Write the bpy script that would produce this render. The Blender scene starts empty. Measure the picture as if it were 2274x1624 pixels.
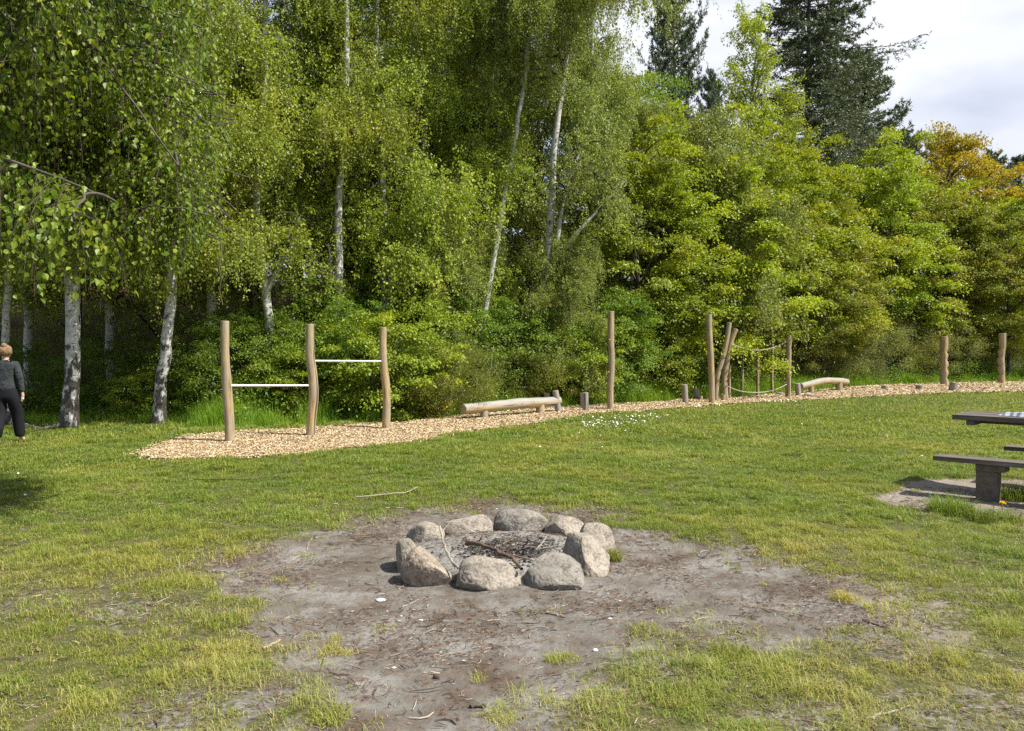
import bpy, math
import numpy as np
from mathutils import Vector, Matrix
R = math.radians
sc = bpy.context.scene
COL = sc.collection

# ------------------------------------------------------------------ camera
PITCH = 1.18
cd = bpy.data.cameras.new('camera'); cam = bpy.data.objects.new('camera', cd); COL.objects.link(cam)
cam.location = (0, 0, 1.6); cam.rotation_euler = (R(90 - PITCH), 0, 0)
cd.sensor_width = 36; cd.sensor_fit = 'HORIZONTAL'; cd.lens = 36 * 1750 / 2274
cd.clip_start = 0.05; cd.clip_end = 2000
sc.camera = cam

# ------------------------------------------------------------------ light
SUN_EL = 52
sh = Vector((1.0, -0.36, 0)).normalized()
sv = Vector((sh.x * math.cos(R(SUN_EL)), sh.y * math.cos(R(SUN_EL)), math.sin(R(SUN_EL))))
sl = bpy.data.lights.new('sun', 'SUN'); so = bpy.data.objects.new('sun', sl); COL.objects.link(so)
sl.energy = 5.0; sl.angle = R(0.55); sl.color = (1, 0.95, 0.86)
so.rotation_euler = sv.to_track_quat('Z', 'Y').to_euler()
w = bpy.data.worlds.new('World'); sc.world = w; w.use_nodes = True
nt = w.node_tree; nt.nodes.clear()
def N(nt, t, **k):
    n = nt.nodes.new(t)
    for a, b in k.items(): setattr(n, a, b)
    return n
out = N(nt, 'ShaderNodeOutputWorld'); bg = N(nt, 'ShaderNodeBackground'); bg.inputs[1].default_value = 0.1
sky = N(nt, 'ShaderNodeTexSky', sky_type='NISHITA', sun_disc=False)
sky.sun_elevation = R(SUN_EL); sky.sun_rotation = math.atan2(sv.x, sv.y); sky.air_density = 1.0; sky.dust_density = 1.5
tc = N(nt, 'ShaderNodeTexCoord'); mp = N(nt, 'ShaderNodeMapping'); mp.inputs['Scale'].default_value = (1.6, 1.6, 4.0); mp.inputs['Location'].default_value = (0.35, 0.2, 0.55)
nz = N(nt, 'ShaderNodeTexNoise'); nz.inputs['Scale'].default_value = 1.5; nz.inputs['Detail'].default_value = 6; nz.inputs['Roughness'].default_value = 0.5
rp = N(nt, 'ShaderNodeValToRGB'); rp.color_ramp.elements[0].position = 0.37; rp.color_ramp.elements[0].color = (2.9, 3.3, 4.4, 1)
rp.color_ramp.elements[1].position = 0.64; rp.color_ramp.elements[1].color = (6.2, 6.3, 6.7, 1)
sep = N(nt, 'ShaderNodeSeparateXYZ'); mr = N(nt, 'ShaderNodeMapRange'); mr.inputs[1].default_value = -0.1; mr.inputs[2].default_value = 0.6; mr.inputs[3].default_value = 0.26; mr.inputs[4].default_value = 0.92
mx = N(nt, 'ShaderNodeMix', data_type='RGBA')
L = nt.links.new
L(tc.outputs['Generated'], mp.inputs[0]); L(mp.outputs[0], nz.inputs[0]); L(nz.outputs[0], rp.inputs[0])
L(tc.outputs['Generated'], sep.inputs[0]); L(sep.outputs[1], mr.inputs[0]); L(mr.outputs[0], mx.inputs[0])
L(sky.outputs[0], mx.inputs[6]); L(rp.outputs[0], mx.inputs[7]); L(mx.outputs[2], bg.inputs[0]); L(bg.outputs[0], out.inputs[0])
sc.view_settings.view_transform = 'Standard'; sc.view_settings.look = 'None'
sc.view_settings.gamma = 1; sc.view_settings.exposure = 0.8
sc.render.engine = 'CYCLES'
cy = sc.cycles
cy.max_bounces = 6; cy.diffuse_bounces = 3; cy.glossy_bounces = 1; cy.transmission_bounces = 4; cy.transparent_max_bounces = 4
cy.sample_clamp_indirect = 6
cy.use_denoising = False

# ------------------------------------------------------------------ helpers
RG = np.random.default_rng(11)
TH = R(PITCH); FW = np.array([0, math.cos(TH), -math.sin(TH)]); UPV = np.array([0, math.sin(TH), math.cos(TH)])
def ray(x, y):
    return np.array([x - 1137.0, 0, 0]) + FW * 1750 - UPV * (y - 812.0)
def P(x, y, z=0.0):            # photo point -> place at height z
    r = ray(x, y); t = (z - 1.6) / r[2]; return np.array([r[0] * t, r[1] * t, z])
def PD(x, y, d):               # photo point -> place at distance d
    r = ray(x, y); t = d / r[1]; return np.array([r[0] * t, d, 1.6 + r[2] * t])
def nrm(v):
    return v / (np.linalg.norm(v, axis=-1, keepdims=True) + 1e-9)
def hsh(a, b, c, seed):
    h = (a.astype(np.int64) * 374761393 + b.astype(np.int64) * 668265263 + c.astype(np.int64) * 2147483647 + seed * 974634777) & 0xffffffff
    h = ((h ^ (h >> 13)) * 1274126177) & 0xffffffff
    h = ((h ^ (h >> 16)) * 2246822519) & 0xffffffff
    return ((h ^ (h >> 15)) & 0xffffff) / float(0xffffff)
def vn3(x, y, z, seed=0):
    xi, yi, zi = np.floor(x), np.floor(y), np.floor(z)
    u, v, s = x - xi, y - yi, z - zi
    u, v, s = u*u*(3-2*u), v*v*(3-2*v), s*s*(3-2*s)
    g = lambda i, j, k: hsh(xi + i, yi + j, zi + k, seed)
    a = (g(0,0,0)*(1-u)+g(1,0,0)*u)*(1-v)+(g(0,1,0)*(1-u)+g(1,1,0)*u)*v
    b = (g(0,0,1)*(1-u)+g(1,0,1)*u)*(1-v)+(g(0,1,1)*(1-u)+g(1,1,1)*u)*v
    return a*(1-s)+b*s
def vn2(x, y, seed=0):
    xi, yi = np.floor(x), np.floor(y); u, v = x - xi, y - yi
    u, v = u*u*(3-2*u), v*v*(3-2*v); zz = np.zeros_like(xi)
    g = lambda i, j: hsh(xi + i, yi + j, zz, seed)
    return (g(0,0)*(1-u)+g(1,0)*u)*(1-v)+(g(0,1)*(1-u)+g(1,1)*u)*v
def fbm2(x, y, f=1.0, o=4, seed=0):
    s = 0; a = 0.5; t = 0
    for i in range(o):
        s = s + a * vn2(x * f + 17.3 * i, y * f - 9.1 * i, seed + i); t += a; a *= 0.5; f *= 2.03
    return s / t
def fbm3(p, f=1.0, o=4, seed=0):
    s = 0; a = 0.5; t = 0
    for i in range(o):
        s = s + a * vn3(p[..., 0] * f + 5.1 * i, p[..., 1] * f + 3.3 * i, p[..., 2] * f, seed + i); t += a; a *= 0.5; f *= 2.03
    return s / t
def ss(a, b, x):
    t = np.clip((x - a) / (b - a), 0, 1); return t * t * (3 - 2 * t)
def sdpoly(x, y, poly):        # signed distance, negative inside
    d = np.full(x.shape, 1e9); ins = np.zeros(x.shape, bool); n = len(poly)
    for i in range(n):
        x0, y0 = poly[i][:2]; x1, y1 = poly[(i+1) % n][:2]
        ex, ey = x1-x0, y1-y0; t = np.clip(((x-x0)*ex+(y-y0)*ey)/(ex*ex+ey*ey+1e-12), 0, 1)
        d = np.minimum(d, np.hypot(x-x0-t*ex, y-y0-t*ey))
        c = ((y0 > y) != (y1 > y)) & (x < (x1-x0)*(y-y0)/((y1-y0)+1e-12)+x0); ins ^= c
    return np.where(ins, -d, d)

def tag(o, label=None, cat=None, group=None, kind=None):
    if label: o['label'] = label
    if cat: o['category'] = cat
    if group: o['group'] = group
    if kind: o['kind'] = kind
    return o
def empty(name, loc, label, cat, group=None, rz=0):
    o = bpy.data.objects.new(name, None); COL.objects.link(o); o.location = [float(c) for c in loc]; o.rotation_euler = (0, 0, rz)
    o.empty_display_size = 0.2
    return tag(o, label, cat, group)
def inst(name, me, parent=None, loc=(0, 0, 0), rz=0, s=1):
    o = bpy.data.objects.new(name, me); COL.objects.link(o); o.location = loc; o.rotation_euler = (0, 0, rz); o.scale = (s, s, s) if np.isscalar(s) else s
    if parent: o.parent = parent
    return o

class M:
    def __init__(s): s.V = []; s.F = []; s.T = []; s.U = []; s.I = []; s.n = 0
    def add(s, V, F, tint=0.5, mi=0, tuv=None):
        V = np.asarray(V, float).reshape(-1, 3); F = np.asarray(F, np.int64)
        s.V.append(V); s.F.append(F + s.n); s.I.append(np.full(len(F), mi))
        s.T.append(np.broadcast_to(np.asarray(tint, float), (len(V),)) if np.ndim(tint) <= 1 else tint)
        s.U.append(V if tuv is None else np.asarray(tuv, float).reshape(-1, 3)); s.n += len(V); return s
    def mesh(s, name, mats, smooth=False):
        me = bpy.data.meshes.new(name); V = np.concatenate(s.V)
        me.vertices.add(len(V)); me.vertices.foreach_set('co', V.astype(np.float32).ravel())
        lv = np.concatenate([f.ravel() for f in s.F]); tot = np.concatenate([np.full(len(f), f.shape[1]) for f in s.F])
        me.loops.add(len(lv)); me.loops.foreach_set('vertex_index', lv.astype(np.int32))
        st = np.concatenate([[0], np.cumsum(tot)[:-1]]); me.polygons.add(len(tot)); me.polygons.foreach_set('loop_start', st.astype(np.int32))
        if not isinstance(mats, (list, tuple)): mats = [mats]
        for m in mats: me.materials.append(m)
        me.polygons.foreach_set('material_index', np.concatenate(s.I).astype(np.int32))
        a = me.attributes.new('tint', 'FLOAT', 'POINT'); a.data.foreach_set('value', np.concatenate(s.T).astype(np.float32))
        a = me.attributes.new('tuv', 'FLOAT_VECTOR', 'POINT'); a.data.foreach_set('vector', np.concatenate(s.U).astype(np.float32).ravel())
        me.polygons.foreach_set('use_smooth', np.full(len(tot), bool(smooth)))
        me.update(calc_edges=True)
        return me
    def build(s, name, mats, parent=None, smooth=False, loc=(0, 0, 0)):
        return inst(name, s.mesh(name, mats, smooth), parent, loc)

def tubes(m, Pn, Rn, k=5, tint=0.5, mi=0, ref=None):   # batch of tubes, Pn (n,m,3), Rn (n,m)
    Pn = np.asarray(Pn, float); Rn = np.asarray(Rn, float)
    if Pn.ndim == 2: Pn = Pn[None]; Rn = Rn[None]
    n, q, _ = Pn.shape
    T = nrm(np.gradient(Pn, axis=1)); ref = np.array([0.31, 0.9, 0.2]) if ref is None else np.asarray(ref, float)
    S = nrm(np.cross(T, ref)); B = np.cross(T, S)
    a = np.arange(k) * 2 * math.pi / k; ca, sa = np.cos(a), np.sin(a)
    V = Pn[:, :, None, :] + Rn[:, :, None, None] * (S[:, :, None, :] * ca[None, None, :, None] + B[:, :, None, :] * sa[None, None, :, None])
    ln = np.concatenate([np.zeros((n, 1)), np.cumsum(np.linalg.norm(np.diff(Pn, axis=1), axis=2), axis=1)], 1)
    U = np.stack([Rn[:, :, None] * ca + np.zeros((n, q, k)), Rn[:, :, None] * sa + np.zeros((n, q, k)), ln[:, :, None] + np.zeros((n, q, k))], -1)
    i = np.arange(q - 1)[:, None] * k; j = np.arange(k)[None]; j2 = (j + 1) % k
    f = np.stack([i + j, i + j2, i + k + j2, i + k + j], -1).reshape(-1, 4)
    F = (np.arange(n)[:, None, None] * (q * k) + f[None]).reshape(-1, 4)
    tn = np.broadcast_to(np.asarray(tint, float).reshape(-1, 1), (n, q * k)).ravel() if np.ndim(tint) else np.full(n*q*k, float(tint))
    m.add(V, F, tn, mi, U)
def spline(pts, n):
    pts = np.asarray(pts, float); q = len(pts)
    if q == 2: t = np.linspace(0, 1, n)[:, None]; return pts[0] * (1 - t) + pts[1] * t
    d = np.concatenate([[0], np.cumsum(np.linalg.norm(np.diff(pts, axis=0), axis=1))]); d /= d[-1]
    tt = np.linspace(0, 1, n); o = np.zeros((n, pts.shape[1])); mt = np.gradient(pts, d, axis=0)
    for a, t in enumerate(tt):
        i = min(np.searchsorted(d, t, 'right') - 1, q - 2); h = d[i+1] - d[i]; u = (t - d[i]) / h
        o[a] = (2*u**3-3*u*u+1)*pts[i] + (u**3-2*u*u+u)*h*mt[i] + (-2*u**3+3*u*u)*pts[i+1] + (u**3-u*u)*h*mt[i+1]
    return o
def leaves(m, C, A, Nn, l, wd, tint, mi=0, fine=False):
    A = nrm(A); S = nrm(np.cross(A, Nn)); Nn = np.cross(S, A); n = len(C)
    l = np.broadcast_to(l, (n,))[:, None]; wd = np.broadcast_to(wd, (n,))[:, None]
    if not fine:
        V = np.stack([C, C + .42*l*A + .5*wd*S + .12*wd*Nn, C + l*A, C + .42*l*A - .5*wd*S + .12*wd*Nn], 1)
        F = np.arange(n)[:, None] * 4 + np.arange(4)[None]; k = 4
    else:
        V = np.stack([C, C+.22*l*A+.42*wd*S+.1*wd*Nn, C+.5*l*A+.46*wd*S+.12*wd*Nn, C+l*A-.06*l*Nn, C+.5*l*A-.46*wd*S+.12*wd*Nn, C+.22*l*A-.42*wd*S+.1*wd*Nn], 1)
        f = np.array([[0, 1, 2, 3], [0, 3, 4, 5]]); F = (np.arange(n)[:, None, None] * 6 + f[None]).reshape(-1, 4); k = 6
    m.add(V, F, np.repeat(tint, k), mi)

# ------------------------------------------------------------------ materials
def mat(name):
    m = bpy.data.materials.new(name); m.use_nodes = True; nt = m.node_tree; b = nt.nodes['Principled BSDF']; return m, nt, b
def ramp(nt, src, stops):
    r = N(nt, 'ShaderNodeValToRGB'); e = r.color_ramp.elements
    while len(e) > 1: e.remove(e[-1])
    for i, (p, c) in enumerate(stops):
        x = e[0] if i == 0 else e.new(p); x.position = p; x.color = (*c, 1) if len(c) == 3 else c
    nt.links.new(src, r.inputs[0]); return r.outputs[0]
def attr(nt, n): a = N(nt, 'ShaderNodeAttribute'); a.attribute_name = n; return a
def noise(nt, vec, scale, detail=4, rough=0.55, mapping=None):
    if mapping:
        mp = N(nt, 'ShaderNodeMapping'); mp.inputs['Scale'].default_value = mapping; nt.links.new(vec, mp.inputs[0]); vec = mp.outputs[0]
    n = N(nt, 'ShaderNodeTexNoise'); n.inputs['Scale'].default_value = scale; n.inputs['Detail'].default_value = detail; n.inputs['Roughness'].default_value = rough
    nt.links.new(vec, n.inputs[0]); return n.outputs[0]
def mixc(nt, f, a, b, mode='MIX'):
    m = N(nt, 'ShaderNodeMix', data_type='RGBA', blend_type=mode)
    for i, v in ((0, f), (6, a), (7, b)):
        if isinstance(v, (int, float)): m.inputs[i].default_value = v
        elif isinstance(v, tuple): m.inputs[i].default_value = (*v, 1)
        else: nt.links.new(v, m.inputs[i])
    return m.outputs[2]
def math_(nt, op, a, b=0.0, clamp=False):
    m = N(nt, 'ShaderNodeMath', operation=op, use_clamp=clamp)
    for i, v in ((0, a), (1, b)):
        if isinstance(v, (int, float)): m.inputs[i].default_value = v
        else: nt.links.new(v, m.inputs[i])
    return m.outputs[0]
def bump(nt, b, h, s, d=0.01):
    n = N(nt, 'ShaderNodeBump'); n.inputs['Strength'].default_value = s; n.inputs['Distance'].default_value = d
    nt.links.new(h, n.inputs['Height']); nt.links.new(n.outputs[0], b.inputs['Normal'])

def leafmat(name, c0, c1, c2, tr=0.4, rough=0.45, spec=0.4, patch=0.5, ptint=(1.15, 1.03, 0.75)):
    m, nt, b = mat(name)
    t = attr(nt, 'tint'); col = ramp(nt, t.outputs['Fac'], [(0.0, c0), (0.5, c1), (1.0, c2)])
    g = N(nt, 'ShaderNodeTexCoord'); nz = noise(nt, g.outputs['Object'], patch, 2)
    f = N(nt, 'ShaderNodeMapRange'); f.inputs[1].default_value = .4; f.inputs[2].default_value = .65; nt.links.new(nz, f.inputs[0])
    col = mixc(nt, f.outputs[0], col, mixc(nt, 1.0, col, ptint, 'MULTIPLY'))
    oi = N(nt, 'ShaderNodeObjectInfo'); hs = N(nt, 'ShaderNodeHueSaturation')
    nt.links.new(col, hs.inputs['Color'])
    nt.links.new(math_(nt, 'ADD', math_(nt, 'MULTIPLY', oi.outputs['Random'], 0.012), 0.494), hs.inputs['Hue'])
    nt.links.new(math_(nt, 'ADD', math_(nt, 'MULTIPLY', oi.outputs['Random'], 0.3), 0.85), hs.inputs['Value'])
    nt.links.new(hs.outputs[0], b.inputs['Base Color']); b.inputs['Roughness'].default_value = rough; b.inputs['Specular IOR Level'].default_value = spec
    tl = N(nt, 'ShaderNodeBsdfTranslucent'); nt.links.new(mixc(nt, 1.0, hs.outputs[0], (1.35, 1.35, 0.6), 'MULTIPLY'), tl.inputs[0])
    ms = N(nt, 'ShaderNodeMixShader'); ms.inputs[0].default_value = tr; o = nt.nodes['Material Output']
    nt.links.new(b.outputs[0], ms.inputs[1]); nt.links.new(tl.outputs[0], ms.inputs[2]); nt.links.new(ms.outputs[0], o.inputs[0]); return m

LM = {
 'birch':  leafmat('birch_leaf', (.175, .25, .03), (.27, .345, .04), (.40, .45, .06)),
 'hero':   leafmat('near_birch_leaf', (.075, .135, .013), (.15, .225, .02), (.30, .35, .045), tr=.42, rough=.42, spec=.35, patch=1.1, ptint=(1.3, 1.08, .7)),
 'pale':   leafmat('pale_birch_leaf', (.17, .22, .05), (.24, .30, .07), (.32, .38, .11)),
 'broad':  leafmat('broad_leaf', (.14, .205, .018), (.235, .305, .024), (.38, .42, .035), patch=.35),
 'lime':   leafmat('lime_leaf', (.19, .26, .018), (.28, .345, .026), (.41, .44, .045), patch=.35),
 'gold':   leafmat('gold_leaf', (.24, .20, .02), (.36, .30, .03), (.45, .38, .05)),
 'bronze': leafmat('bronze_leaf', (.14, .18, .022), (.22, .26, .032), (.32, .32, .055)),
 'shrub':  leafmat('shrub_leaf', (.07, .14, .015), (.13, .21, .022), (.25, .33, .04), patch=.8),
 'dusty':  leafmat('dusty_leaf', (0.119, 0.144, 0.036), (0.175, 0.206, 0.054), (0.237, 0.263, 0.084), patch=.6),
 'broom':  leafmat('broom_leaf', (0.100, 0.125, 0.020), (0.156, 0.188, 0.030), (0.237, 0.263, 0.050), patch=1.),
 'needle': leafmat('needle', (.07, .115, .07), (.105, .155, .095), (.15, .20, .12), tr=.12, rough=.5, ptint=(1.3, 1.1, .8)),
 'spruce': leafmat('spruce_needle', (.075, .10, .06), (.11, .14, .08), (.17, .19, .11), tr=.12, rough=.5, ptint=(1.15, 1.08, .9)),
 'grass':  leafmat('grass_blade', (.13, .20, .028), (.225, .275, .045), (.42, .38, .15), tr=.33, rough=.5, spec=.3, patch=.6, ptint=(1.12, 1.0, .85)),
 'tallgrass': leafmat('tall_grass_blade', (0.120, 0.240, 0.022), (0.192, 0.312, 0.026), (0.312, 0.384, 0.060), tr=.42, rough=.5, spec=.3, patch=.6, ptint=(1.1, 1., .8)),
}
def birchbark():
    m, nt, b = mat('birch_bark'); u = attr(nt, 'tuv'); tv = u.outputs['Vector']
    base = ramp(nt, noise(nt, tv, 6, 4), [(.3, (.30, .29, .26)), (.55, (.48, .47, .44)), (.75, (.60, .59, .56))])
    len_ = noise(nt, tv, 1.0, 3, .6, (7, 7, 42)); lf = ramp(nt, len_, [(.60, (0, 0, 0)), (.66, (1, 1, 1))])
    col = mixc(nt, lf, base, (.07, .06, .05))
    big = noise(nt, tv, 1.0, 5, .65, (6, 6, 3.2)); s = N(nt, 'ShaderNodeSeparateXYZ'); nt.links.new(tv, s.inputs[0])
    t = attr(nt, 'tint')       # tint = share of black fissured bark
    k = math_(nt, 'ADD', big, math_(nt, 'MULTIPLY', t.outputs['Fac'], .22)); kf = ramp(nt, k, [(.62, (0, 0, 0)), (.67, (1, 1, 1))])
    col = mixc(nt, kf, col, ramp(nt, noise(nt, tv, 25, 3), [(.3, (.02, .017, .014)), (.7, (.09, .075, .06))]))
    nt.links.new(col, b.inputs['Base Color']); b.inputs['Roughness'].default_value = .75
    bump(nt, b, k, .6, .02); return m
def plainbark(name, a, c, sc=(9, 9, 2)):
    m, nt, b = mat(name); u = attr(nt, 'tuv'); n1 = noise(nt, u.outputs['Vector'], 1.5, 6, .65, sc)
    nt.links.new(ramp(nt, n1, [(.35, a), (.65, c)]), b.inputs['Base Color']); b.inputs['Roughness'].default_value = .85; bump(nt, b, n1, .7, .02); return m
BARK = birchbark(); DARKBARK = plainbark('dark_bark', (.035, .028, .02), (.12, .10, .075)); TWIG = plainbark('twig_bark', (.05, .035, .02), (.12, .09, .055))
GREYBARK = plainbark('grey_bark', (.10, .09, .07), (.24, .22, .18))
def woodmat(name, tan, tan2, grey, gf, top=False):
    m, nt, b = mat(name); u = attr(nt, 'tuv').outputs['Vector']
    gr = noise(nt, u, 3.0, 5, .65, (7, 7, .8)); col = ramp(nt, gr, [(.36, tan2), (.56, tan)])
    wx = noise(nt, u, 1.0, 4, .6, (3, 3, 1.6)); f = ramp(nt, wx, [(.5 - gf*.3, (0, 0, 0)), (.78 - gf*.3, (1, 1, 1))])
    col = mixc(nt, f, col, grey)
    cr = noise(nt, u, 1.0, 3, .5, (17, 17, .6)); cf = ramp(nt, cr, [(.62, (0, 0, 0)), (.65, (1, 1, 1))])
    col = mixc(nt, cf, col, (.06, .045, .03))
    v = N(nt, 'ShaderNodeTexVoronoi'); v.inputs['Scale'].default_value = 2.6; mpn = N(nt, 'ShaderNodeMapping'); mpn.inputs['Scale'].default_value = (1.3, 1.3, 1); nt.links.new(u, mpn.inputs[0]); nt.links.new(mpn.outputs[0], v.inputs[0])
    kf = ramp(nt, v.outputs['Distance'], [(.05, (1, 1, 1)), (.085, (0, 0, 0))]); col = mixc(nt, kf, col, (.11, .065, .035))
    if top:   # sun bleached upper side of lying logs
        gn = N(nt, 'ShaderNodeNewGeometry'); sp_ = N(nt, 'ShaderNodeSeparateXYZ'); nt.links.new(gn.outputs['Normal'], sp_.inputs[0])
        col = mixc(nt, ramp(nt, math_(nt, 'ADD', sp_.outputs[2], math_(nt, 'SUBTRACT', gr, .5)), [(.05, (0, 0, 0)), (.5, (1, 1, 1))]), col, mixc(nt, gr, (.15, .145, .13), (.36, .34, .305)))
    t = attr(nt, 'tint')   # 1 on sawn ends
    cap = ramp(nt, noise(nt, u, 40, 3), [(.3, (.22, .19, .15)), (.7, (.40, .34, .26))]); col = mixc(nt, t.outputs['Fac'], col, cap)
    nt.links.new(col, b.inputs['Base Color']); b.inputs['Roughness'].default_value = .7
    bump(nt, b, math_(nt, 'SUBTRACT', gr, math_(nt, 'MULTIPLY', cf, .8)), .5, .01); return m
WOOD = woodmat('peeled_timber', (.39, .285, .13), (.18, .12, .055), (.27, .235, .18), .42)
WOODG = woodmat('weathered_timber', (.26, .22, .17), (.13, .105, .08), (.24, .22, .19), .8)
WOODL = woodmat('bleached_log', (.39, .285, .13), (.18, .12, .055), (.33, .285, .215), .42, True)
def simple(name, c, rough=.6, metal=0, spec=.5):
    m, nt, b = mat(name); b.inputs['Base Color'].default_value = (*c, 1); b.inputs['Roughness'].default_value = rough; b.inputs['Metallic'].default_value = metal; b.inputs['Specular IOR Level'].default_value = spec; return m

# ------------------------------------------------------------------ terrain layout
TLX = np.array([-60, -14, -9, -7, -5.6, -3.4, 0, 4.5, 10.3, 19.8, 25, 45, 90.])
TLY = np.array([19, 17.5, 17, 16.6, 15.4, 16.8, 20.0, 23.7, 29.5, 36.4, 39.0, 50, 60.])
def yT(x): return np.interp(x, TLX, TLY)
FRONT = [(303,1014),(318,1026),(400,1027),(560,1024),(700,1012),(800,999),(880,991),(960,976),(1000,966),(1100,951),(1200,939),(1320,920),(1430,914),(1616,897),(1801,886),(1950,879),(2135,874),(2272,871)]
BACK = [(360,986),(416,972),(498,961),(614,956),(679,952),(783,945),(868,940),(917,936),(977,930),(1026,923),(1135,916),(1183,907),(1256,906),(1340,900),(1466,894),(1504,888),(1638,881),(1746,871),(1876,862),(1987,857),(2091,853),(2272,848)]
fr = [P(x, y)[:2] for x, y in FRONT] + [np.array([32., 31.5]), np.array([45., 36.])]
bk = [P(x, y)[:2] for x, y in BACK] + [np.array([33., 43.]), np.array([45., 48.])]
PATH = fr + bk[::-1]
gp = lambda L_: [P(x, y)[:2] for x, y in L_]
BARE1 = gp([(360,1270),(470,1235),(600,1200),(790,1150),(900,1128),(1060,1112),(1180,1120),(1340,1138),(1430,1165),(1510,1200),(1700,1225),(1860,1262),(2050,1300),(2130,1350),(2110,1430),(1960,1465),(1700,1460),(1560,1400),(1480,1460),(1410,1530),(1390,1650),(1330,1800),(540,1800),(580,1560),(520,1440),(510,1350),(400,1310)])
BARE2 = [np.array(v) for v in [(3.55,8.35),(4.3,8.9),(5.2,9.6),(6.5,9.6),(8,8.5),(8,5.0),(6.2,5.3),(5.0,6.1),(4.35,7.0),(3.9,7.6)]]
PIT = np.array([-.05, 6.0]); PITR = .66
def masks(x, y):
    n = fbm2(x, y, 1.7, 5, 3) - .5; n2 = fbm2(x, y, 5.5, 3, 9) - .5
    d1 = sdpoly(x, y, BARE1) + n * .75 + n2 * .5
    d2 = sdpoly(x, y, BARE2) + n * .5 + n2 * .25
    dp = sdpoly(x, y, PATH) + n2 * .16 + n * .1
    bare = np.maximum(1 - ss(-.60, .34, d1), 1 - ss(-.15, .1, d2))
    # thin worn turf near the camera, left and right
    worn = ss(6.8, 4.6, y) * ss(.40, .66, fbm2(x * .7, y, 2.1, 5, 21)); bare = np.maximum(bare, worn * .42)
    path = 1 - ss(-.03, .03, dp)
    ash = 1 - ss(PITR - .05, PITR + .08, np.hypot(x - PIT[0], y - PIT[1]))
    wood = ss(0, 2.2, y - yT(x) - .4 + n)
    return bare, path, ash, wood
def gz(x, y):
    t = y - yT(x); h = 4.6 * ss(4.5, 17, t)
    h = h + .12 * (fbm2(x, y, .12, 3, 5) - .5) * ss(6, 12, np.hypot(x, y)) * 1.2
    return h
def gzf(x, y):
    bare, path, ash, wood = masks(x, y); r = np.hypot(x - PIT[0], y - PIT[1])
    h = gz(x, y) + ss(40, 10, y) * (.035 * (fbm2(x, y, 1.1, 3, 31) - .5) + .016 * (fbm2(x, y, 8, 3, 32) - .5))
    h = h + (1 - ss(.42, .95, r)) * .085 + .035 * (1 - bare) * ss(14, 8, y)
    return h - .10 * ss(.15, .4, bare * 0 + 0)
# graded grid
def axis(fine0, fine1, st, lo, hi, gr=1.07, mxs=12):
    a = list(np.arange(fine0, fine1, st)); s = st; v = fine1
    while v < hi: a.append(v); s = min(s * gr, mxs); v += s
    a.append(hi); s = st * gr; v = fine0 - s
    while v > lo: a.insert(0, v); s = min(s * gr, mxs); v -= s
    a.insert(0, lo); return np.array(a)
gx = axis(-4.2, 4.6, .03, -400, 400); gy = axis(2.8, 8.3, .03, -60, 700)
X, Y = np.meshgrid(gx, gy, indexing='ij'); x, y = X.ravel(), Y.ravel()
bare, path, ash, wood = masks(x, y); Z = gzf(x, y)
i = np.arange(len(gx)-1)[:, None] * len(gy) + np.arange(len(gy)-1)[None]
F = np.stack([i, i+len(gy), i+len(gy)+1, i+1], -1).reshape(-1, 4)
m = M(); m.add(np.stack([x, y, Z], 1), F, bare); me = None
def groundmat():
    m, nt, b = mat('ground_soil'); tc = N(nt, 'ShaderNodeTexCoord').outputs['Object']
    a_b = attr(nt, 'tint').outputs['Fac']; a_a = attr(nt, 'ash').outputs['Fac']; a_w = attr(nt, 'wood').outputs['Fac']; a_p = attr(nt, 'sand').outputs['Fac']
    big = noise(nt, tc, 2.2, 5, .6); fine = noise(nt, tc, 60, 4, .7); mid = noise(nt, tc, 11, 4, .6)
    soil = ramp(nt, big, [(.3, (.075, .056, .04)), (.44, (.128, .115, .097)), (.58, (.188, .178, .16)), (.76, (.25, .242, .222))])
    needle = ramp(nt, mid, [(.47, (0, 0, 0)), (.62, (1, 1, 1))])
    soil = mixc(nt, math_(nt, 'MULTIPLY', needle, .5), soil, (.115, .075, .05))
    soil = mixc(nt, a_p, soil, ramp(nt, mid, [(.3, (.185, .155, .125)), (.7, (.27, .235, .195))]))
    soil = mixc(nt, 1.0, soil, ramp(nt, fine, [(.2, (.62, .62, .62)), (.75, (1.2, 1.2, 1.2))]), 'MULTIPLY')
    turf = ramp(nt, mid, [(.3, (.055, .058, .02)), (.5, (.085, .085, .03)), (.72, (.14, .118, .06))])
    turf = mixc(nt, 1.0, turf, ramp(nt, fine, [(.25, (.6, .6, .6)), (.75, (1.2, 1.2, 1.2))]), 'MULTIPLY')
    edge = math_(nt, 'ADD', a_b, math_(nt, 'MULTIPLY', math_(nt, 'SUBTRACT', noise(nt, tc, 28, 4, .65), .5), 1.5))
    a_b = ramp(nt, edge, [(.32, (0, 0, 0)), (.55, (1, 1, 1))])
    col = mixc(nt, a_b, turf, soil)
    ashc = ramp(nt, noise(nt, tc, 22, 4, .7), [(.3, (.10, .094, .085)), (.5, (.21, .203, .188)), (.7, (.29, .283, .265))])
    col = mixc(nt, a_a, col, ashc)
    lit = ramp(nt, noise(nt, tc, 3, 5, .7), [(.3, (.07, .045, .028)), (.5, (.17, .10, .055)), (.7, (.12, .10, .04))])
    col = mixc(nt, a_w, col, lit)
    nt.links.new(col, b.inputs['Base Color']); b.inputs['Roughness'].default_value = .95; b.inputs['Specular IOR Level'].default_value = .15
    h = math_(nt, 'ADD', math_(nt, 'MULTIPLY', mid, .8), math_(nt, 'MULTIPLY', fine, .35)); bump(nt, b, h, .8, .02); return m
GM = groundmat()
go = m.build('ground', GM, smooth=True); tag(go, kind='structure')
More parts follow.
